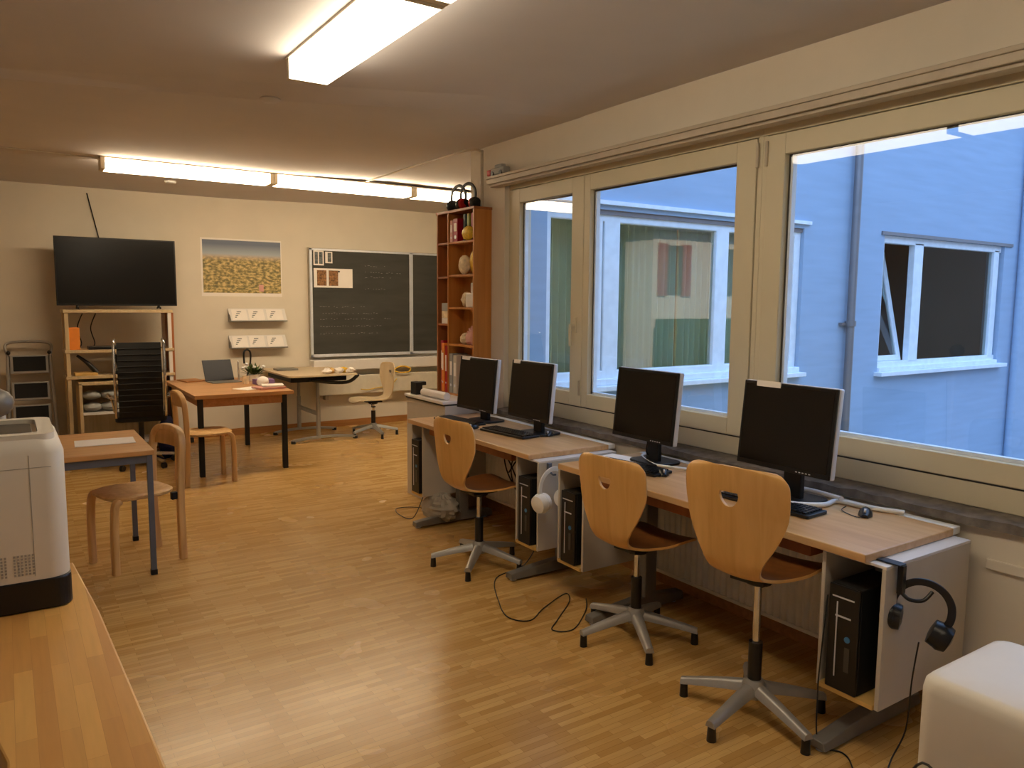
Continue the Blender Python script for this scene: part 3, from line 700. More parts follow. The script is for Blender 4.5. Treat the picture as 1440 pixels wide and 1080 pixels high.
# power strip on the wall under the farther desk
ps = thing('power_strip', 'white power strip on the wall under the farther desk', 'power strip', (2.97, 3.75, .32))
MB().box(0, .012, 0, .42, 0, .22).build('backing_board', 'lamw', ps, bevel=.003)
for k in range(4): MB().box(-.035, 0, .03 + k * .1, .085 + k * .1, .03 + .05 * (k % 2), .09 + .05 * (k % 2)).build('plug', random.choice(['white', 'black']), ps, bevel=.005)
# crumpled bag at far end
bm_ = MB().ball((0, 0, .10), .14, .9, 1.25, .72, 26, 18, .10)
tag(bm_.build('plastic_bag', 'bag', loc=(2.60, 4.86, 0), smooth=25), 'crumpled grey plastic bag on the floor under the far end of the farther desk', 'bag')

# ================================================================== LOW CABINET AND BOOKCASE
cb = thing('low_cabinet', 'low grey cabinet with a pale top just beyond the farther computer desk', 'cabinet', (2.74, 5.06, 0))
MB().box(.01, .35, 0, .66, 0, .81).build('body', 'lam', cb, bevel=.003)
MB().box(.0, .352, .0, .66, .81, .822).build('painted_shadow_strip', 'black', cb)  # black strip painted in for the shadow below the cabinet top
MB().box(-.01, .355, 0, .67, .822, .845).build('cabinet_top', 'lamw', cb, bevel=.004)
tag(MB().tube([(0, 0, 0), (0, .36, 0)], .03, 14).build('paper_roll', 'paper', loc=(2.80, 5.12, .876), rot=(0, 0, .05), smooth=50), 'rolled white paper lying on the low grey cabinet', 'paper roll')
tag(MB().box(-.03, .03, -.05, .05, 0, .10).box(-.02, .08, -.02, .03, .07, .10).build('office_stapler', 'blackm', loc=(2.79, 5.62, .845), bevel=.004), 'black office device on the far end of the low grey cabinet', 'device')
BX, BY0, BY1 = 3.0, 5.06, 5.66
bc = thing('bookcase', 'tall narrow wooden bookcase with open shelves standing on the low grey cabinet', 'bookcase', (BX, BY0, .845))
D = 3.159 - BX; H = 2.32 - .845; W_ = BY1 - BY0
MB().box(0, D, 0, .018, 0, H).build('side_panel', 'case', bc, bevel=.002)
MB().box(0, D, W_ - .018, W_, 0, H).build('side_panel', 'caseR', bc, bevel=.002)
MB().box(.0, D, .402, .418, .0, H - .02).build('divider', 'case', bc, bevel=.002)
MB().box(-.005, D + .005, -.005, W_ + .005, H - .02, H).build('top_board', 'caseR', bc, bevel=.002)
MB().box(D - .008, D, .018, W_ - .018, 0, H - .02).build('back_panel', 'case', bc)
for z in (.0, .40, .695, .95, 1.21):
    MB().box(.004, D - .008, .018, .402, z, z + .016).build('shelf', 'case', bc, bevel=.001)
for z in (.0, .56, .94, 1.21):
    MB().box(.004, D - .008, .418, W_ - .018, z, z + .016).build('shelf', 'caseR', bc, bevel=.001)
def binder(label, y, z, d, th, h, mat, group=None, cat='binder', x=BX + .006):
    b_ = thing('binder', label, cat, (x, y, z), 0, group)
    MB().box(0, d, 0, th, 0, h).build('cover', mat, b_, bevel=.003)
    if cat == 'binder':
        MB().cyl((-.001, th / 2, h * .2), (.002, th / 2, h * .2), th * .22, seg=12).build('finger_hole', 'silver', b_)
        MB().box(-.001, .001, th * .2, th * .8, h * .45, h * .8).build('spine_label', 'paper', b_)
    return b_
zt = .845
binder('pale pink binder on the top shelf of the bookcase', BY0 + .345, zt + 1.226, .14, .04, .17, 'pink')
binder('crimson binder on the top shelf of the bookcase', BY0 + .265, zt + 1.226, .14, .07, .18, 'crimson')
for i, (mt, lb) in enumerate((('teal', 'dark teal book standing on the top shelf of the bookcase behind the yellow parcel'), ('green', 'yellow-green book standing on the top shelf of the bookcase'), ('crimson', 'dark red book at the near end of the top shelf of the bookcase'))):
    o = binder(lb, BY0 + .20 - i * .06, zt + 1.226, .12, .035, .21, mt, cat='book', x=BX + .04); o.name = 'book'
tag(MB().ball((0, 0, .055), .07, .55, 1.25, .75, 14, 8, .08).build('yellow_parcel', 'yellow', loc=(BX + .02, BY0 + .11, zt + 1.226), smooth=40), 'yellow wrapped parcel lying on the top shelf of the bookcase', 'parcel')
tag(MB().ball((0, 0, .10), .085, .6, .7, 1.15, 14, 8, .08).build('yellow_bag', 'yellow', loc=(BX + .075, BY0 + .09, zt + .966), smooth=40), 'yellow bag on the second shelf of the bookcase', 'bag')
tag(MB().ball((0, 0, .075), .075, .6, .9, 1.0, 14, 8, .06).build('cloth_bundle', 'fluff', loc=(BX + .03, BY0 + .19, zt + .966), smooth=60), 'round cream cloth bundle on the second shelf of the bookcase', 'cloth')
tag(MB().ball((0, 0, .06), .065, .7, 1.0, .9, 14, 8, .1).build('white_bowl', 'fluff', loc=(BX + .06, BY0 + .20, zt + .711), smooth=60), 'rounded white pot on the third shelf of the bookcase', 'pot')
tag(MB().box(-.05, .05, -.06, .06, 0, .11).box(-.03, .03, -.05, .02, .11, .19).build('white_box', 'lamw', loc=(BX + .065, BY0 + .09, zt + .711), bevel=.006), 'white box on the third shelf of the bookcase', 'box')
for i, (yy, r_, mt, lb) in enumerate(((.08, .07, 'pink', 'pink crumpled cloth heaped on the fourth shelf of the bookcase'), (.2, .055, 'fluff', 'cream crumpled cloth at the left of the fourth shelf of the bookcase'))):
    tag(MB().ball((0, 0, r_ * .8), r_, .8, 1.2, 1.2 if i == 0 else .8, 16, 10, .22).build('crumpled_cloth', mt, loc=(BX + .065, BY0 + yy + .02, zt + .416), smooth=30), lb, 'cloth')
for i in range(3):
    tag(MB().box(0, .11, 0, .10, 0, .045 + .01 * i).build('small_box', ['lamw', 'fluff', 'grey'][i], loc=(BX + .01, BY0 + .435, zt + .576 + [0, .046, .102][i] ), bevel=.003), ['white small box, lowest of the little stack in the narrow bookcase bay', 'cream small box in the middle of the little stack in the narrow bay', 'grey small box topmost of the little stack in the narrow bay'][i], 'box')
binder('dark red binder at the far end of the lowest bookcase shelf', BY0 + .50, zt + .017, .145, .045, .42, 'crimson')
binder('orange-spined binder on the lowest bookcase shelf between the red ones', BY0 + .458, zt + .017, .15, .04, .40, 'orange', x=BX - .012)
binder('bright red binder on the lowest bookcase shelf beside the divider', BY0 + .420, zt + .017, .145, .036, .38, 'red', x=BX - .004)
binder('grey binder on the lowest bookcase shelf right of the divider', BY0 + .345, zt + .017, .14, .055, .32, 'grey')
binder('light grey binder on the lowest bookcase shelf next to the grey one', BY0 + .28, zt + .017, .14, .055, .31, 'lam')
for i, (yy, lb) in enumerate(((.36, 'black headphones on top of the bookcase, the left pair'), (.21, 'black headphones with red trim on top of the bookcase, the right pair'))):
    headphones(lb, (BX + .07, BY0 + yy, 2.32 + .105), (0, 0, PI / 2 + .2), 'black', 'red' if i else 'black', s_=1.15)
# little toy on the curtain ledge
ty = thing('toy_robot', 'small grey toy with a red end lying on the ledge above the left window', 'toy', (3.11, 4.78, 2.525))
MB().box(-.03, .03, 0, .18, .012, .06).box(-.02, .02, .04, .14, .06, .085).build('body', 'grey', ty, bevel=.008)
MB().box(-.03, .03, .18, .23, .012, .055).build('red_nose', 'red', ty, bevel=.006)
for yy in (.04, .15): MB().cyl((-.035, yy, .018), (.035, yy, .018), .018).build('wheel', 'black', ty, smooth=40)

# ================================================================== BACK WALL
BW = 9.30
tv = thing('television', 'large black flat television standing on the shelf unit at the back left', 'television', (1.005, 8.93, 1.50))
MB().box(-.56, .56, -.02, 0, .03, .72).build('bezel', 'black', tv, bevel=.004)
MB().box(-.545, .545, -.022, -.0195, .05, .708).build('screen', 'screen', tv)
MB().box(-.45, .45, 0, .06, .10, .6).build('rear_housing', 'black', tv, bevel=.01)
for x in (-.38, .38): MB().tube([(x, -.10, .006), (x, -.03, .02), (x, .0, .05)], .01).tube([(x, .09, .006), (x, .03, .02), (x, 0, .05)], .01).build('stand_leg', 'black', tv, smooth=50)
tag(MB().tube([(.79, 9.28, 2.70), (.83, 9.285, 2.5), (.88, 9.285, 2.25), (.90, 9.2, 2.1)], .006, 6).build('antenna_cable', 'blackm', smooth=60), 'black cable running down the wall behind the television', 'cable')
un = thing('shelf_unit', 'light wooden shelf unit carrying the television', 'shelf', (.98, 8.9, 0))
for x in (-.49, .45):
    for y in (-.2, .18): MB().box(x, x + .035, y, y + .035, .0, 1.46).build('post', 'lamw' if x > 0 else 'unit', un, bevel=.003)
MB().box(.485, .51, -.18, .21, .0, 1.46).build('side_panel', 'caseR', un)
for z in (1.46, 1.06, .80): MB().box(-.50, .50, -.21, .22, z, z + .03).build('shelf', 'unit', un, bevel=.003)
lb = thing('drawer_cabinet', 'pale open cabinet with grey trays below the television shelf', 'cabinet', (.98, 8.83, 0))
MB().box(-.40, -.37, -.2, .2, 0, .76).box(.37, .40, -.2, .2, 0, .76).box(-.40, .40, -.2, .2, .74, .77).box(-.37, .37, .18, .2, 0, .74).build('body', 'unit', lb, bevel=.003)
MB().box(-.37, .37, -.19, .18, .44, .465).box(-.37, .37, -.19, .18, .12, .14).build('shelf', 'lamw', lb)
for i in range(4):
    tag(MB().ball((0, 0, .045), .09, 1.0, 1.2, .5, 14, 8, .05).build('sports_shoe', 'grey', loc=(.70 + .16 * (i % 2) , 8.75, .466 + (.12 if i > 1 else 0)), smooth=50), 'grey item in the pile on the upper shelf of the pale cabinet', 'shoe', 'grey items in the pale cabinet')
tag(MB().box(-.06, .06, -.08, .08, 0, .22).build('orange_box', 'orange', loc=(.56, 8.82, 1.091), bevel=.004), 'orange box on the shelf below the television', 'box')
tag(MB().box(-.17, .17, -.1, .1, 0, .03).build('media_player', 'black', loc=(.86, 8.8, 1.091), bevel=.004), 'flat black media player on the shelf below the television', 'device')
tag(MB().box(-.05, .05, -.07, .07, 0, .05).cyl((0, 0, .05), (-.02, .02, .2), .02, .03).build('desk_microphone', 'black', loc=(.97, 8.8, .831), bevel=.01), 'black bottle-shaped device on the lower shelf under the television', 'device')
tag(MB().tube([(-.14, 0, .2), (-.05, 0, .12), (.03, 0, .02)], [.012, .02, .028]).build('cable_handset', 'black', loc=(.73, 8.8, .831), smooth=50), 'black handset hanging by its cable over the lower shelf', 'device')
tag(MB().box(-.1, .1, -.1, .1, 0, .03).build('router_box', 'tan', loc=(.66, 8.8, .831), bevel=.004), 'flat tan folder on the lower shelf under the television', 'folder')
for x, lb_ in ((.62, 'left of the two thin cables dangling below the television'), (.74, 'right of the two thin cables dangling below the television')):
    tag(MB().tube([(x + .05, 8.98, 1.45), (x, 9.0, 1.3), (x + .03, 8.98, 1.15), (x, 8.9, 1.1)], .006, 6).build('tv_cable', 'blackm', smooth=60), lb_, 'cable')

# folded step ladder against the wall
ld = thing('step_ladder', 'folded aluminium step ladder with black treads leaning on the back wall', 'ladder', (.19, 8.98, 0)); ld.rotation_euler = (-.12, 0, 0)
for sg in (-1, 1): MB().tube([(sg * .215, 0, 0), (sg * .195, 0, .55), (sg * .18, 0, 1.03)], .018, 10).build('rail', 'alu', ld, smooth=50)
MB().tube([(-.18, .02, 1.03), (-.20, .06, 1.13), (-.15, .07, 1.17), (0, .07, 1.18), (.15, .07, 1.17), (.20, .06, 1.13), (.18, .02, 1.03)], .014, 10).build('top_hoop', 'alu', ld, smooth=50)
for z in (.86, .59, .36, .12):
    fr = MB().box(-.165, .165, -.03, .0, z - .01, z + .175).build('tread_frame', 'alu', ld, bevel=.006)
    MB().box(-.14, .14, -.036, -.028, z + .015, z + .16).build('tread_pad', 'blackm', fr, bevel=.003)
for sg in (-1, 1): MB().ball((sg * .175, -.02, 1.06), .02).build('joint_knob', 'black', ld, smooth=50)

# wide map poster
def poster_mat():
    m, nt, b_ = nodes('valley_panorama_print'); N = nt.nodes; L = nt.links
    tc = N.new('ShaderNodeTexCoord'); sx = N.new('ShaderNodeSeparateXYZ'); L.new(tc.outputs['Object'], sx.inputs[0])
    mr = N.new('ShaderNodeMapRange'); mr.inputs['From Min'].default_value = 0; mr.inputs['From Max'].default_value = .60; L.new(sx.outputs['Z'], mr.inputs[0])
    nz = N.new('ShaderNodeTexNoise'); nz.inputs['Scale'].default_value = 22; nz.inputs['Detail'].default_value = 6
    mp = N.new('ShaderNodeMapping'); mp.inputs[3].default_value = (1, 1, 1.8); L.new(tc.outputs['Object'], mp.inputs[0]); L.new(mp.outputs[0], nz.inputs[0])
    land = N.new('ShaderNodeValToRGB'); e = land.color_ramp.elements
    e[0].position = .40; e[0].color = lin((.46, .43, .28)) + (1,); e[1].position = .62; e[1].color = lin((.86, .76, .52)) + (1,)
    k = e.new(.5); k.color = lin((.66, .58, .36)) + (1,)
    L.new(nz.outputs[0], land.inputs[0])
    sky = N.new('ShaderNodeValToRGB'); e = sky.color_ramp.elements
    e[0].position = .74; e[0].color = lin((.78, .70, .60)) + (1,); e[1].position = 1.0; e[1].color = lin((.42, .46, .54)) + (1,)
    k = e.new(.82); k.color = lin((.66, .70, .74)) + (1,)
    L.new(mr.outputs[0], sky.inputs[0])
    gt = N.new('ShaderNodeMapRange'); gt.inputs['From Min'].default_value = .68; gt.inputs['From Max'].default_value = .80; L.new(mr.outputs[0], gt.inputs[0])
    mx = N.new('ShaderNodeMix'); mx.data_type = 'RGBA'; L.new(gt.outputs[0], mx.inputs['Factor']); L.new(land.outputs[0], mx.inputs['A']); L.new(sky.outputs[0], mx.inputs['B'])
    L.new(mx.outputs['Result'], b_.inputs['Base Color']); b_.inputs['Roughness'].default_value = .5
    return m
po = thing('poster', 'landscape poster of a wide valley under blue sky on the back wall', 'poster', (1.90, BW - .004, 1.64))
MB().box(0, .92, 0, .003, 0, .665).build('poster_border', 'paper', po)
MB().box(.02, .91, -.001, .0005, .04, .645).build('picture', poster_mat(), po)
MB().box(.645, .70, -.002, -.0005, .06, .14).build('inset_note', 'pink', po)
# magazine ledges with sheets
for z, lb_, k in ((1.36, 'upper of the two slanted leaflet ledges below the poster', 0), (1.045, 'lower of the two slanted leaflet ledges below the poster', 1)):
    ml = thing('leaflet_ledge', lb_, 'shelf', (2.18, BW, z))
    m = T(0, -.11, 0) @ RX(-.62)
    MB().box(0, .66, .0, .008, 0, .17, m).build('slanted_board', 'lamw', ml)
    MB().box(0, .66, -.13, .0, -.012, 0).build('front_lip', 'greyfoot', ml, bevel=.002)
    MB().add([(0, -.12, 0), (0, 0, 0), (0, 0, .14), (0.01, -.12, 0), (0.01, 0, 0), (0.01, 0, .14)], [(0, 1, 2), (5, 4, 3), (0, 3, 4, 1), (1, 4, 5, 2), (2, 5, 3, 0)]).build('end_cheek', 'greyfoot', ml)
    for j, (a, b_) in enumerate(((.03, .20), (.22, .40), (.43, .62))):
        o = MB().box(a, b_, -.004, -.001, .004, .155, m).build('leaflet', 'paper', loc=(2.18, BW, z))
        lab = ['left', 'middle', 'right'][j] + (' white leaflet lying on the upper slanted ledge' if k == 0 else ' white leaflet lying on the lower slanted ledge')
        tag(o, lab, 'leaflet', 'leaflets on the wall ledges')
        pr = MB()
        for q in range(4): pr.box(a + .03 + .01 * q, a + .05 + .02 * q, -.0055, -.004, .04 + .025 * q, .05 + .025 * q, m)
        pr.build('print', 'bwphoto', o)
# chalkboard
ch = thing('chalkboard', 'wide dark chalkboard with silver frame on the back wall', 'chalkboard', (3.14, BW, .90))
hz_ = 1.335
for a, b_, yy in ((0, 1.37, -.075), (1.375, 2.7, -.045)):
    pn = MB().box(a + .025, b_ - .025, yy, yy + .02, .03, hz_ - .025).build('writing_panel', 'board', ch)
    MB().box(a, a + .03, yy - .012, yy + .02, 0, hz_).box(b_ - .03, b_, yy - .012, yy + .02, 0, hz_).box(a, b_, yy - .012, yy + .02, 0, .035).box(a, b_, yy - .012, yy + .02, hz_ - .025, hz_).build('panel_frame', 'silver', pn, bevel=.003)
MB().box(0, 2.7, -.02, -.001, -.01, hz_ + .01).build('backing', 'rail', ch)
MB().box(.0, 2.7, -.16, -.001, -.17, -.035).build('chalk_tray', 'lamw', ch, bevel=.012)
cm = MB()
def chalk(x0, x1, z, n_=None):
    n_ = n_ or int((x1 - x0) / .035)
    pts = [(x0 + (x1 - x0) * i / n_, -.0765, z + random.uniform(-.008, .008)) for i in range(n_ + 1)]
    for p, q in zip(pts[:-1], pts[1:]):
        if random.random() < .8: cm.box(p[0], p[0] + (q[0] - p[0]) * random.uniform(.3, .8), -.0768, -.0752, p[2], p[2] + .003)
for z in (.27, .36, .45, .52, .60): chalk(.12, random.uniform(.5, 1.2), z + .02)
for z in (.85, 1.0, 1.06, 1.14): chalk(.72, random.uniform(1.0, 1.3), z)
cm.build('faint_writing', 'grey', ch)
def photo(label, x, z, w_, h_, inner):
    p = thing('photo_sheet', label, 'photo', (3.14 + x, BW - .080, .90 + z))
    MB().box(0, w_, 0, .003, 0, h_).build('sheet', 'paper', p)
    for a, b_, mt in inner: MB().box(a, b_, -.002, .0005, h_ * .1, h_ * .9).build('picture', mt, p)
photo('white sheet with two brown pictures pinned on the left of the chalkboard', .05, .86, .50, .235, [(.04, .16, 'photo'), (.19, .31, 'photo')])
photo('grey photo at the top left corner of the chalkboard', .05, 1.13, .13, .18, [(.015, .055, 'bwphoto'), (.07, .115, 'bwphoto')])
photo('smaller grey photo beside the corner photo on the chalkboard', .20, 1.16, .09, .14, [(.03, .075, 'bwphoto')])
tag(MB().cyl((0, 0, 0), (0, -.008, 0), .011).build('magnet', 'black', loc=(3.14 + .37, BW - .0835, .90 + 1.06), smooth=40), 'small black magnet holding the picture sheet on the chalkboard', 'magnet')
tag(MB().tube([(0, 0, 0), (.06, 0, .04), (.16, .01, .05), (.24, 0, .02), (.22, -.01, -.02), (.1, -.01, -.03), (0.0, 0, 0)], .009, 8).build('cable_coil', 'yellow', loc=(4.2, 9.13, .70), smooth=60), 'yellow cable coil lying on the flat radiator', 'cable')
tag(MB().tube([(0, 0, -.02), (.1, -.01, -.03), (.25, 0, -.01), (.4, 0, .0), (.5, 0, .09)], .006, 8).build('extension_cable', 'yellow', loc=(3.75, 9.14, .50), smooth=60), 'yellow cable running along the front of the flat radiator', 'cable')

# ================================================================== BACK DESKS
td = thing('wooden_table', 'large red-brown wooden table with black steel legs at the back', 'table', (1.80, 7.93, 0))
MB().box(-.43, .46, -.78, .73, .715, .75).build('table_top', 'ownwood', td, bevel=.004)
MB().box(-.38, .40, -.73, -.70, .635, .715).box(-.38, .40, .65, .68, .635, .715).box(-.38, -.35, -.70, .65, .635, .715).box(.37, .40, -.70, .65, .635, .715).build('apron', 'deskend', td, bevel=.002)
for x in (-.395, .36):
    for y in (-.735, .64): MB().box(x, x + .045, y, y + .045, 0, .714).build('leg', 'blackm', td, bevel=.003)
# tablet computer on a stand
tb = thing('laptop', 'dark tablet computer propped up on the back table', 'computer', (1.86, 8.28, .751), .12)
m = T(0, .05, .01) @ RX(-.42)
MB().box(-.15, .15, 0, .010, 0, .23, m).build('screen', 'tabletdark', tb, bevel=.004)
MB().box(-.15, .15, -.17, .04, 0, .010).build('keyboard_cover', 'greyfoot', tb, bevel=.003)
m2_ = T(.19, .03, .0) @ RX(.5) @ RY(-.2)
MB().box(0, .012, 0, .03, 0, .24, m2_).build('white_prop', 'white', tb, bevel=.003)
tag(MB().tube([(0, 0, 0), (.04, 0, .13), (.05, 0, .27), (.02, .01, .31), (-.02, 0, .28), (-.02, 0, .16)], .010, 8).build('black_lamp_arm', 'black', loc=(2.18, 8.55, .75), smooth=60), 'black bent desk device arm behind the tablet', 'device')
pl = thing('potted_plant', 'small green plant with white flowers on the back table', 'plant', (2.17, 8.2, .751))
MB().lathe([(.05, 0), (.065, .07), (.06, .07), (.055, .06)]).build('pot', 'white', pl, smooth=40)
lf = MB()
for k in range(70):
    a = random.uniform(0, 2 * PI); e = random.uniform(.2, 1.3); r_ = random.uniform(.07, .15)
    m = T(random.uniform(-.03, .03), random.uniform(-.03, .03), .06) @ RZ(a) @ RY(-e)
    lf.add([(.02, 0, 0), (r_ * .6, -.018, .006), (r_, 0, 0), (r_ * .6, .018, .006)], [(0, 1, 2, 3)], m)
lf.build('leaves', 'leaf', pl)
fl = MB()
for k in range(9): fl.ball((random.uniform(-.12, .12), random.uniform(-.1, .1), .14 + random.uniform(-.03, .05)), .02, 1, 1, .7, 8, 5, .2)
fl.build('flowers', 'white', pl, smooth=60)
tag(MB().ball((0, 0, .05), .06, 1.0, 1.0, .8, 14, 8, .12).build('tissue_pack', 'paper', loc=(2.10, 7.62, .751), smooth=40), 'crumpled white tissue on the back table', 'tissue')
tag(MB().lathe([(.03, 0), (.035, .08), (.03, .08), (.028, .01)]).build('cup', 'fluff', loc=(2.02, 7.95, .751), smooth=40), 'small cream cup on the back table left of the plant', 'cup')
for i, (x, y, w_, d_, h, mt, r_, lb_) in enumerate(((2.10, 7.42, .13, .10, .02, 'pink', .2, 'pink booklet at the front right of the back table'), (2.14, 7.68 - .35 + .1, .10, .09, .015, 'paper', -.2, 'white notepad on the pink booklet of the back table'), (2.17, 7.85, .09, .07, .05, 'purple', .1, 'purple box on the right side of the back table'), (1.95, 7.5, .14, .10, .004, 'paper', .5, 'sheet of paper on the middle of the back table'), (1.60, 8.5, .1, .13, .012, 'deskend', .2, 'brown folder left of the tablet on the back table'))):
    z = .751 + (.021 if i == 1 else 0)
    tag(MB().box(-w_, w_, -d_, d_, 0, h).build(['booklet', 'notepad', 'small_box', 'paper_sheet', 'folder'][i], mt, loc=(x, y, z), rot=(0, 0, r_), bevel=.002), lb_, 'paper' if i in (1, 3) else ['booklet', '', 'box', '', 'folder'][i])

# height-adjustable desk
ad = thing('adjustable_desk', 'grey adjustable student desk with steel columns in front of the chalkboard', 'desk', (2.92, 8.70, 0))
MB().prism(rrect(.40, .56, .06), .765, .785).build('desk_top', 'tantop', ad, bevel=.003)
MB().box(-.34, .30, -.44, .44, .70, .764).build('under_frame', 'blackm', ad, bevel=.01)
MB().tube([(-.15, -.5, .73), (.1, -.5, .69), (.3, -.5, .69), (.42, -.48, .76)], .02, 10).build('cable_tray', 'black', ad, smooth=50)
for y in (-.32, .36):
    lg = MB().cyl((0, y, .06), (0, y, .45), .024).cyl((0, y, .45), (0, y, .70), .018).build('leg_column', 'alu', ad, smooth=40)
    MB().tube([(-.30, y, .025), (-.1, y, .05), (.2, y, .05), (.45, y, .025)], .02, 8, flat=(.025, .015), up=(0, 0, 1)).build('foot', 'alu', lg, smooth=50)
    MB().cyl((-.29, y, 0), (-.29, y, .03), .028).cyl((.44, y, 0), (.44, y, .03), .028).build('foot_pad', 'black', lg, smooth=40)
MB().box(-.02, .02, -.30, .34, .30, .34).build('cross_bar', 'alu', ad, bevel=.003)
for i in range(5):
    tag(MB().ball((0, 0, .03), .05, 1.1, 1, .6, 10, 6, .3).build('paper_scrap', ['paper', 'tan', 'paper', 'yellow', 'paper'][i], loc=(2.98 + .07 * i, 8.24 + .05 * (i % 2), .786), smooth=20), 'crumpled scrap on the right part of the grey adjustable desk', 'paper scrap', 'scraps on the adjustable desk')
tag(MB().box(-.12, .12, -.09, .09, 0, .02).build('notebook', 'greyfoot', loc=(2.72, 8.9, .786), bevel=.002), 'grey notebook on the left part of the adjustable desk', 'notebook')

# ================================================================== WOODEN HOOP CHAIRS
def hoop_chair(label, loc, rz):
    c_ = thing('wooden_chair', label, 'chair', loc, rz, 'beech chairs with hoop backs')   # faces +X
    rings = []
    for sc_, z in ((.94, .425), (1.0, .432), (1.0, .445), (.95, .452), (.6, .446), (.02, .442)):
        rings.append([(x * sc_, y * sc_, z) for x, y in rrect(.20, .195, .13, 8)])
    MB().ring_loft(rings).build('seat', 'beech', c_, smooth=50)
    for sg in (-1, 1):
        MB().tube([(.185, sg * .165, 0), (.185, sg * .168, .25), (.175, sg * .168, .40), (.15, sg * .16, .428)], .02, 16, flat=(.019, .026), up=(0, 1, 0)).build('leg', 'beech', c_, smooth=50)
    # back legs run up and join in a bent hoop
    pts = [(-.215, -.17, 0), (-.205, -.18, .25), (-.205, -.185, .45), (-.212, -.19, .62), (-.222, -.18, .735), (-.235, -.125, .79), (-.240, 0, .805), (-.235, .125, .79), (-.222, .18, .735), (-.212, .19, .62), (-.205, .185, .45), (-.205, .18, .25), (-.215, .17, 0)]
    MB().tube(pts, .02, 16, 8, flat=(.019, .022), up=(1, 0, 0)).build('back_hoop', 'beech', c_, smooth=50)
    rings = []
    for i in range(13):
        t = -1 + i / 6; y = .165 * t; x = -.232 - .018 * (1 - t * t); 
        rings.append([(x, y, .69), (x + .014, y, .69), (x + .008, y, .79 - .03 * t ** 4), (x - .008, y, .79 - .03 * t ** 4)])
    MB().ring_loft(rings).build('back_rest', 'beech', c_, smooth=50)
    MB().box(-.20, -.15, -.19, -.16, .385, .43).box(-.20, -.15, .16, .19, .385, .43).build('seat_bracket', 'blackm', c_, bevel=.004)
    return c_
hoop_chair('beech chair with hoop back pushed under the small steel-framed table', (.60, 5.07, 0), PI + .28)
hoop_chair('beech chair with hoop back at the left end of the red-brown table', (1.44, 7.06, 0), .05)

# small student table with paper
st = thing('student_table', 'small wooden table on a blue-grey steel frame, left of the room', 'table', (.09, 5.15, 0))
MB().box(-.61, .59, -.42, .40, .712, .74).build('table_top', 'tblwood', st, bevel=.004)
MB().box(-.58, .57, -.40, -.37, .665, .711).box(-.58, .57, .34, .37, .665, .711).box(-.58, -.55, -.37, .34, .665, .711).box(.54, .57, -.37, .34, .665, .711).build('steel_frame', 'steel', st, bevel=.003)
for x in (-.585, .55):
    for y in (-.405, .345):
        lg = MB().box(x, x + .03, y, y + .03, .03, .711).build('leg', 'steel', st, bevel=.002)
        MB().box(x - .002, x + .032, y - .002, y + .032, 0, .03).build('leg_cap', 'blackm', lg)
tag(MB().box(-.16, .16, -.11, .11, 0, .003).build('paper_sheet', 'paper', loc=(.468, 5.14, .741), rot=(0, 0, -.05)), 'white sheet of paper lying on the small steel-framed table', 'paper')

# ================================================================== MESH OFFICE CHAIR
oc = thing('office_chair', 'black high-backed mesh office chair with chrome frame in front of the television', 'chair', (1.03, 7.85, 0), -.10)
# seen from behind: back leans towards the viewer, seat goes away
bm_ = []
prof = [(.0, .50), (-.03, .62), (-.06, .80), (-.07, .95), (-.04, 1.12), (-.02, 1.20)]
rings = []
for i, (y, z) in enumerate(prof):
    rings.append([(-.185 + .37 * j / 8, y - .012 + .02 * math.cos(PI * (j - 4) / 8) - .02, z) for j in range(9)] + [(.185 - .37 * j / 8, y + .004 - .02 + .02 * math.cos(PI * (4 - j) / 8), z) for j in range(9)])
bk = MB().ring_loft(rings)
for k in range(12):
    z = .55 + k * .054; i = max(q for q in range(5) if prof[q][1] <= z); t = (z - prof[i][1]) / (prof[i + 1][1] - prof[i][1]); y = prof[i][0] + (prof[i + 1][0] - prof[i][0]) * t
    bk.tube([(-.18, y - .034, z), (0, y - .012 - .002, z), (.18, y - .034, z)], .004, 6)
bk.build('back_mesh', 'blackm', oc, smooth=50)
for sg in (-1, 1):
    MB().tube([(sg * .21, y - .01, z) for y, z in prof] + [(sg * .20, .0, 1.225)], .013, 10).build('back_rail', 'chrome', oc, smooth=50)
    MB().tube([(sg * .21, -.05, .68), (sg * .27, .05, .69), (sg * .27, .30, .69), (sg * .24, .38, .62), (sg * .22, .40, .50)], .012, 8).build('armrest', 'chrome', oc, smooth=50)
MB().prism(rrect(.22, .23, .06, 5, 0, .22), .45, .50).build('seat', 'blackm', oc, bevel=.012)
MB().cyl((0, .2, .12), (0, .2, .45), .025).build('column', 'black', oc, smooth=40)
for k in range(5):
    a = .3 + 2 * PI * k / 5; m = T(0, .2, 0) @ RZ(a)
    arm = MB().ring_loft([[(x, -hw_, z), (x, -hw_, z + .03), (x, hw_, z + .03), (x, hw_, z)] for x, hw_, z in ((.02, .025, .10), (.16, .02, .085), (.31, .014, .06))], m).build('base_arm', 'chrome', oc, smooth=50)
    MB().cyl((.30, -.015, .028), (.30, .015, .028), .028, m=m).build('castor', 'black', arm, smooth=40)
tag(MB().ball((0, 0, .22), .2, .55, .6, 1.1, 12, 8, .12).build('blue_bag', 'blue', loc=(1.32, 8.28, 0), smooth=40), 'dark blue bag on the floor behind the mesh office chair', 'bag')

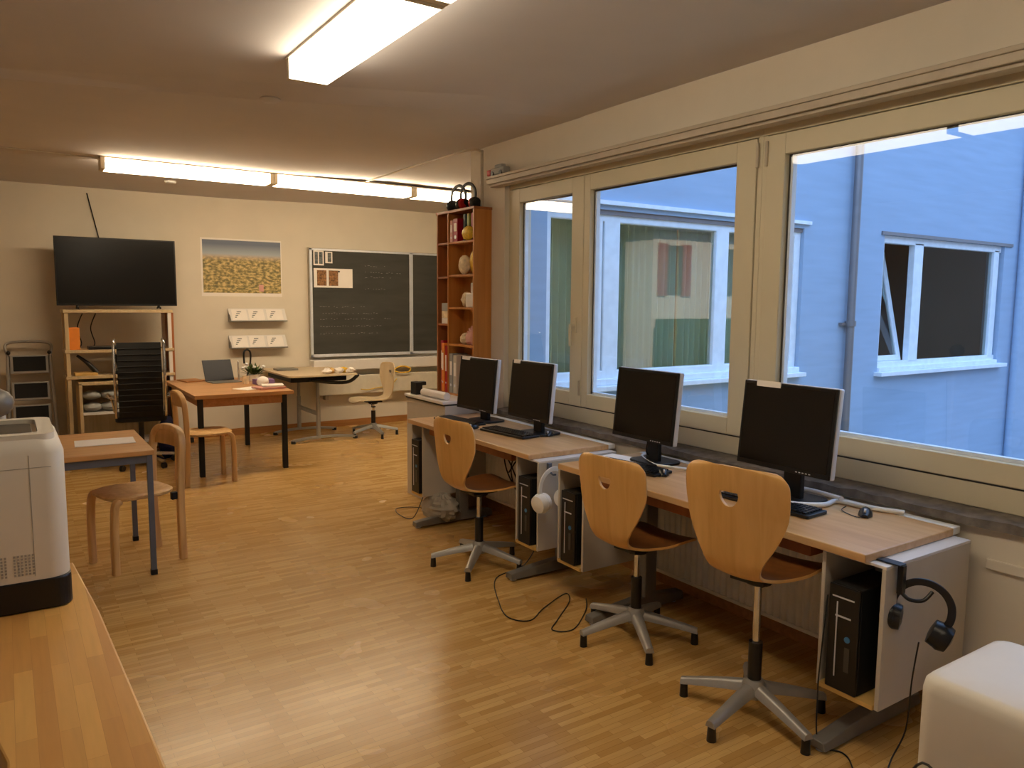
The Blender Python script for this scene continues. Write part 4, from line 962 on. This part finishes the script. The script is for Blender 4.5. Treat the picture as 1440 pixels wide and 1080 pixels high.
# ================================================================== FOREGROUND LEFT: WORKTOP AND PRINTER
ct = thing('wooden_counter', 'butcher-block counter in the left foreground', 'counter', (-.02, 1.0, 0))
m = RZ(.018)
MB().prism([(-.01, -.9), (.212, -.9), (.189, 0.18), (.165, .9), (.14, 1.295), (-1.1, 1.295), (-1.1, .50), (-.04, .48), (-.012, .33)], .86, .90).build('worktop', 'counter', ct, bevel=.004)
MB().box(-1.05, .10, .52, 1.24, 0, .86).build('cabinet_body', 'lamw', ct, bevel=.003)
MB().box(.03, .12, -.85, .50, 0, .86).build('support_panel', 'lamw', ct, bevel=.003)
pr = thing('office_printer', 'large ivory printer with black base on the wooden counter', 'printer', (-.33, 2.13, .901))
hx, hy = .43, .163
MB().prism(rrect(hx, hy, .035, 6), 0, .07).build('base', 'black', pr, bevel=.004)
rings = []
for z, k in ((.065, .0), (.075, .002), (.28, .002), (.355, .002), (.374, -.004), (.387, -.014)):
    rings.append([(x, y, z) for x, y in rrect(hx - .004 + k, hy - .004 + k, .04, 8)])
MB().ring_loft(rings).build('body', 'mfp', pr, smooth=40)
MB().prism(rrect(hx - .05, hy - .05, .02, 4, -.01, 0), .384, .388).build('output_tray', 'tray', pr)
rim = MB(); 
o_, i_ = rrect(hx - .018, hy - .018, .03, 6), rrect(hx - .05, hy - .05, .02, 6)
rim.ring_loft([[(x, y, .38) for x, y in o_], [(x, y, .398) for x, y in o_], [(x, y, .398) for x, y in i_], [(x, y, .38) for x, y in i_]], caps=False, closed=True)
rim.build('top_rim', 'mfp', pr, smooth=30)
for c_ in range(3):
    vn = MB()
    for r_ in range(7):
        for q in range(6): vn.box(.215 + c_ * .052 + q * .007, .215 + c_ * .052 + q * .007 + .004, -hy + .0008, -hy + .0045, .085 + r_ * .007, .0895 + r_ * .007)
    vn.build('vent_grille', 'vent', pr)
MB().box(-hx + .05, hx - .03, -hy + .0013, -hy + .01, .325, .3262).build('panel_seam', 'vent', pr)
MB().box(hx - .072, hx - .0708, -hy + .0013, -hy + .01, .08, .354).build('panel_seam', 'vent', pr)
dl = thing('floor_lamp', 'small grey rounded lamp head on a slim white stand behind the ivory printer', 'lamp', (-.045, 3.2, 0))
MB().lathe([(.02, .03), (.12, .02), (.13, 0)]).build('base', 'white', dl, smooth=40)
MB().cyl((.02, 0, .02), (.02, 0, 1.19), .012).build('stem', 'white', dl, smooth=40)
MB().ball((.0, 0, 1.235), .055, 1.1, 1, .95).build('lamp_head', 'greyfoot', dl, smooth=60)

# ================================================================== FOREGROUND RIGHT: WHITE APPLIANCE
ap = thing('white_appliance', 'white rounded appliance with a smooth top in the right foreground', 'appliance', (1.81, .50, 0))
rings = []
for z, k, rr_ in ((.02, 0, .045), (.70, 0, .045), (.765, 0, .045), (.785, -.004, .043), (.796, -.013, .036), (.80, -.028, .03), (.801, -.12, .03)):
    rings.append([(x, y, z) for x, y in rrect(.185 + k, .34 + k, rr_, 8)])
MB().ring_loft(rings).build('body', 'mfp', ap, smooth=40)
for x in (-.13, .13):
    for y in (-.28, .28): MB().cyl((x, y, 0), (x, y, .02), .02).build('foot', 'black', ap)
tag(MB().tube([(1.80, .9, .01), (1.70, .88, .2), (1.645, .87, .45), (1.60, .80, .62), (1.61, .72, .55), (1.60, .66, .50), (1.62, .60, .3), (1.61, .5, .02)], .003, 6).build('appliance_cable', 'black', smooth=60), 'thin black cable beside the white appliance', 'cable')
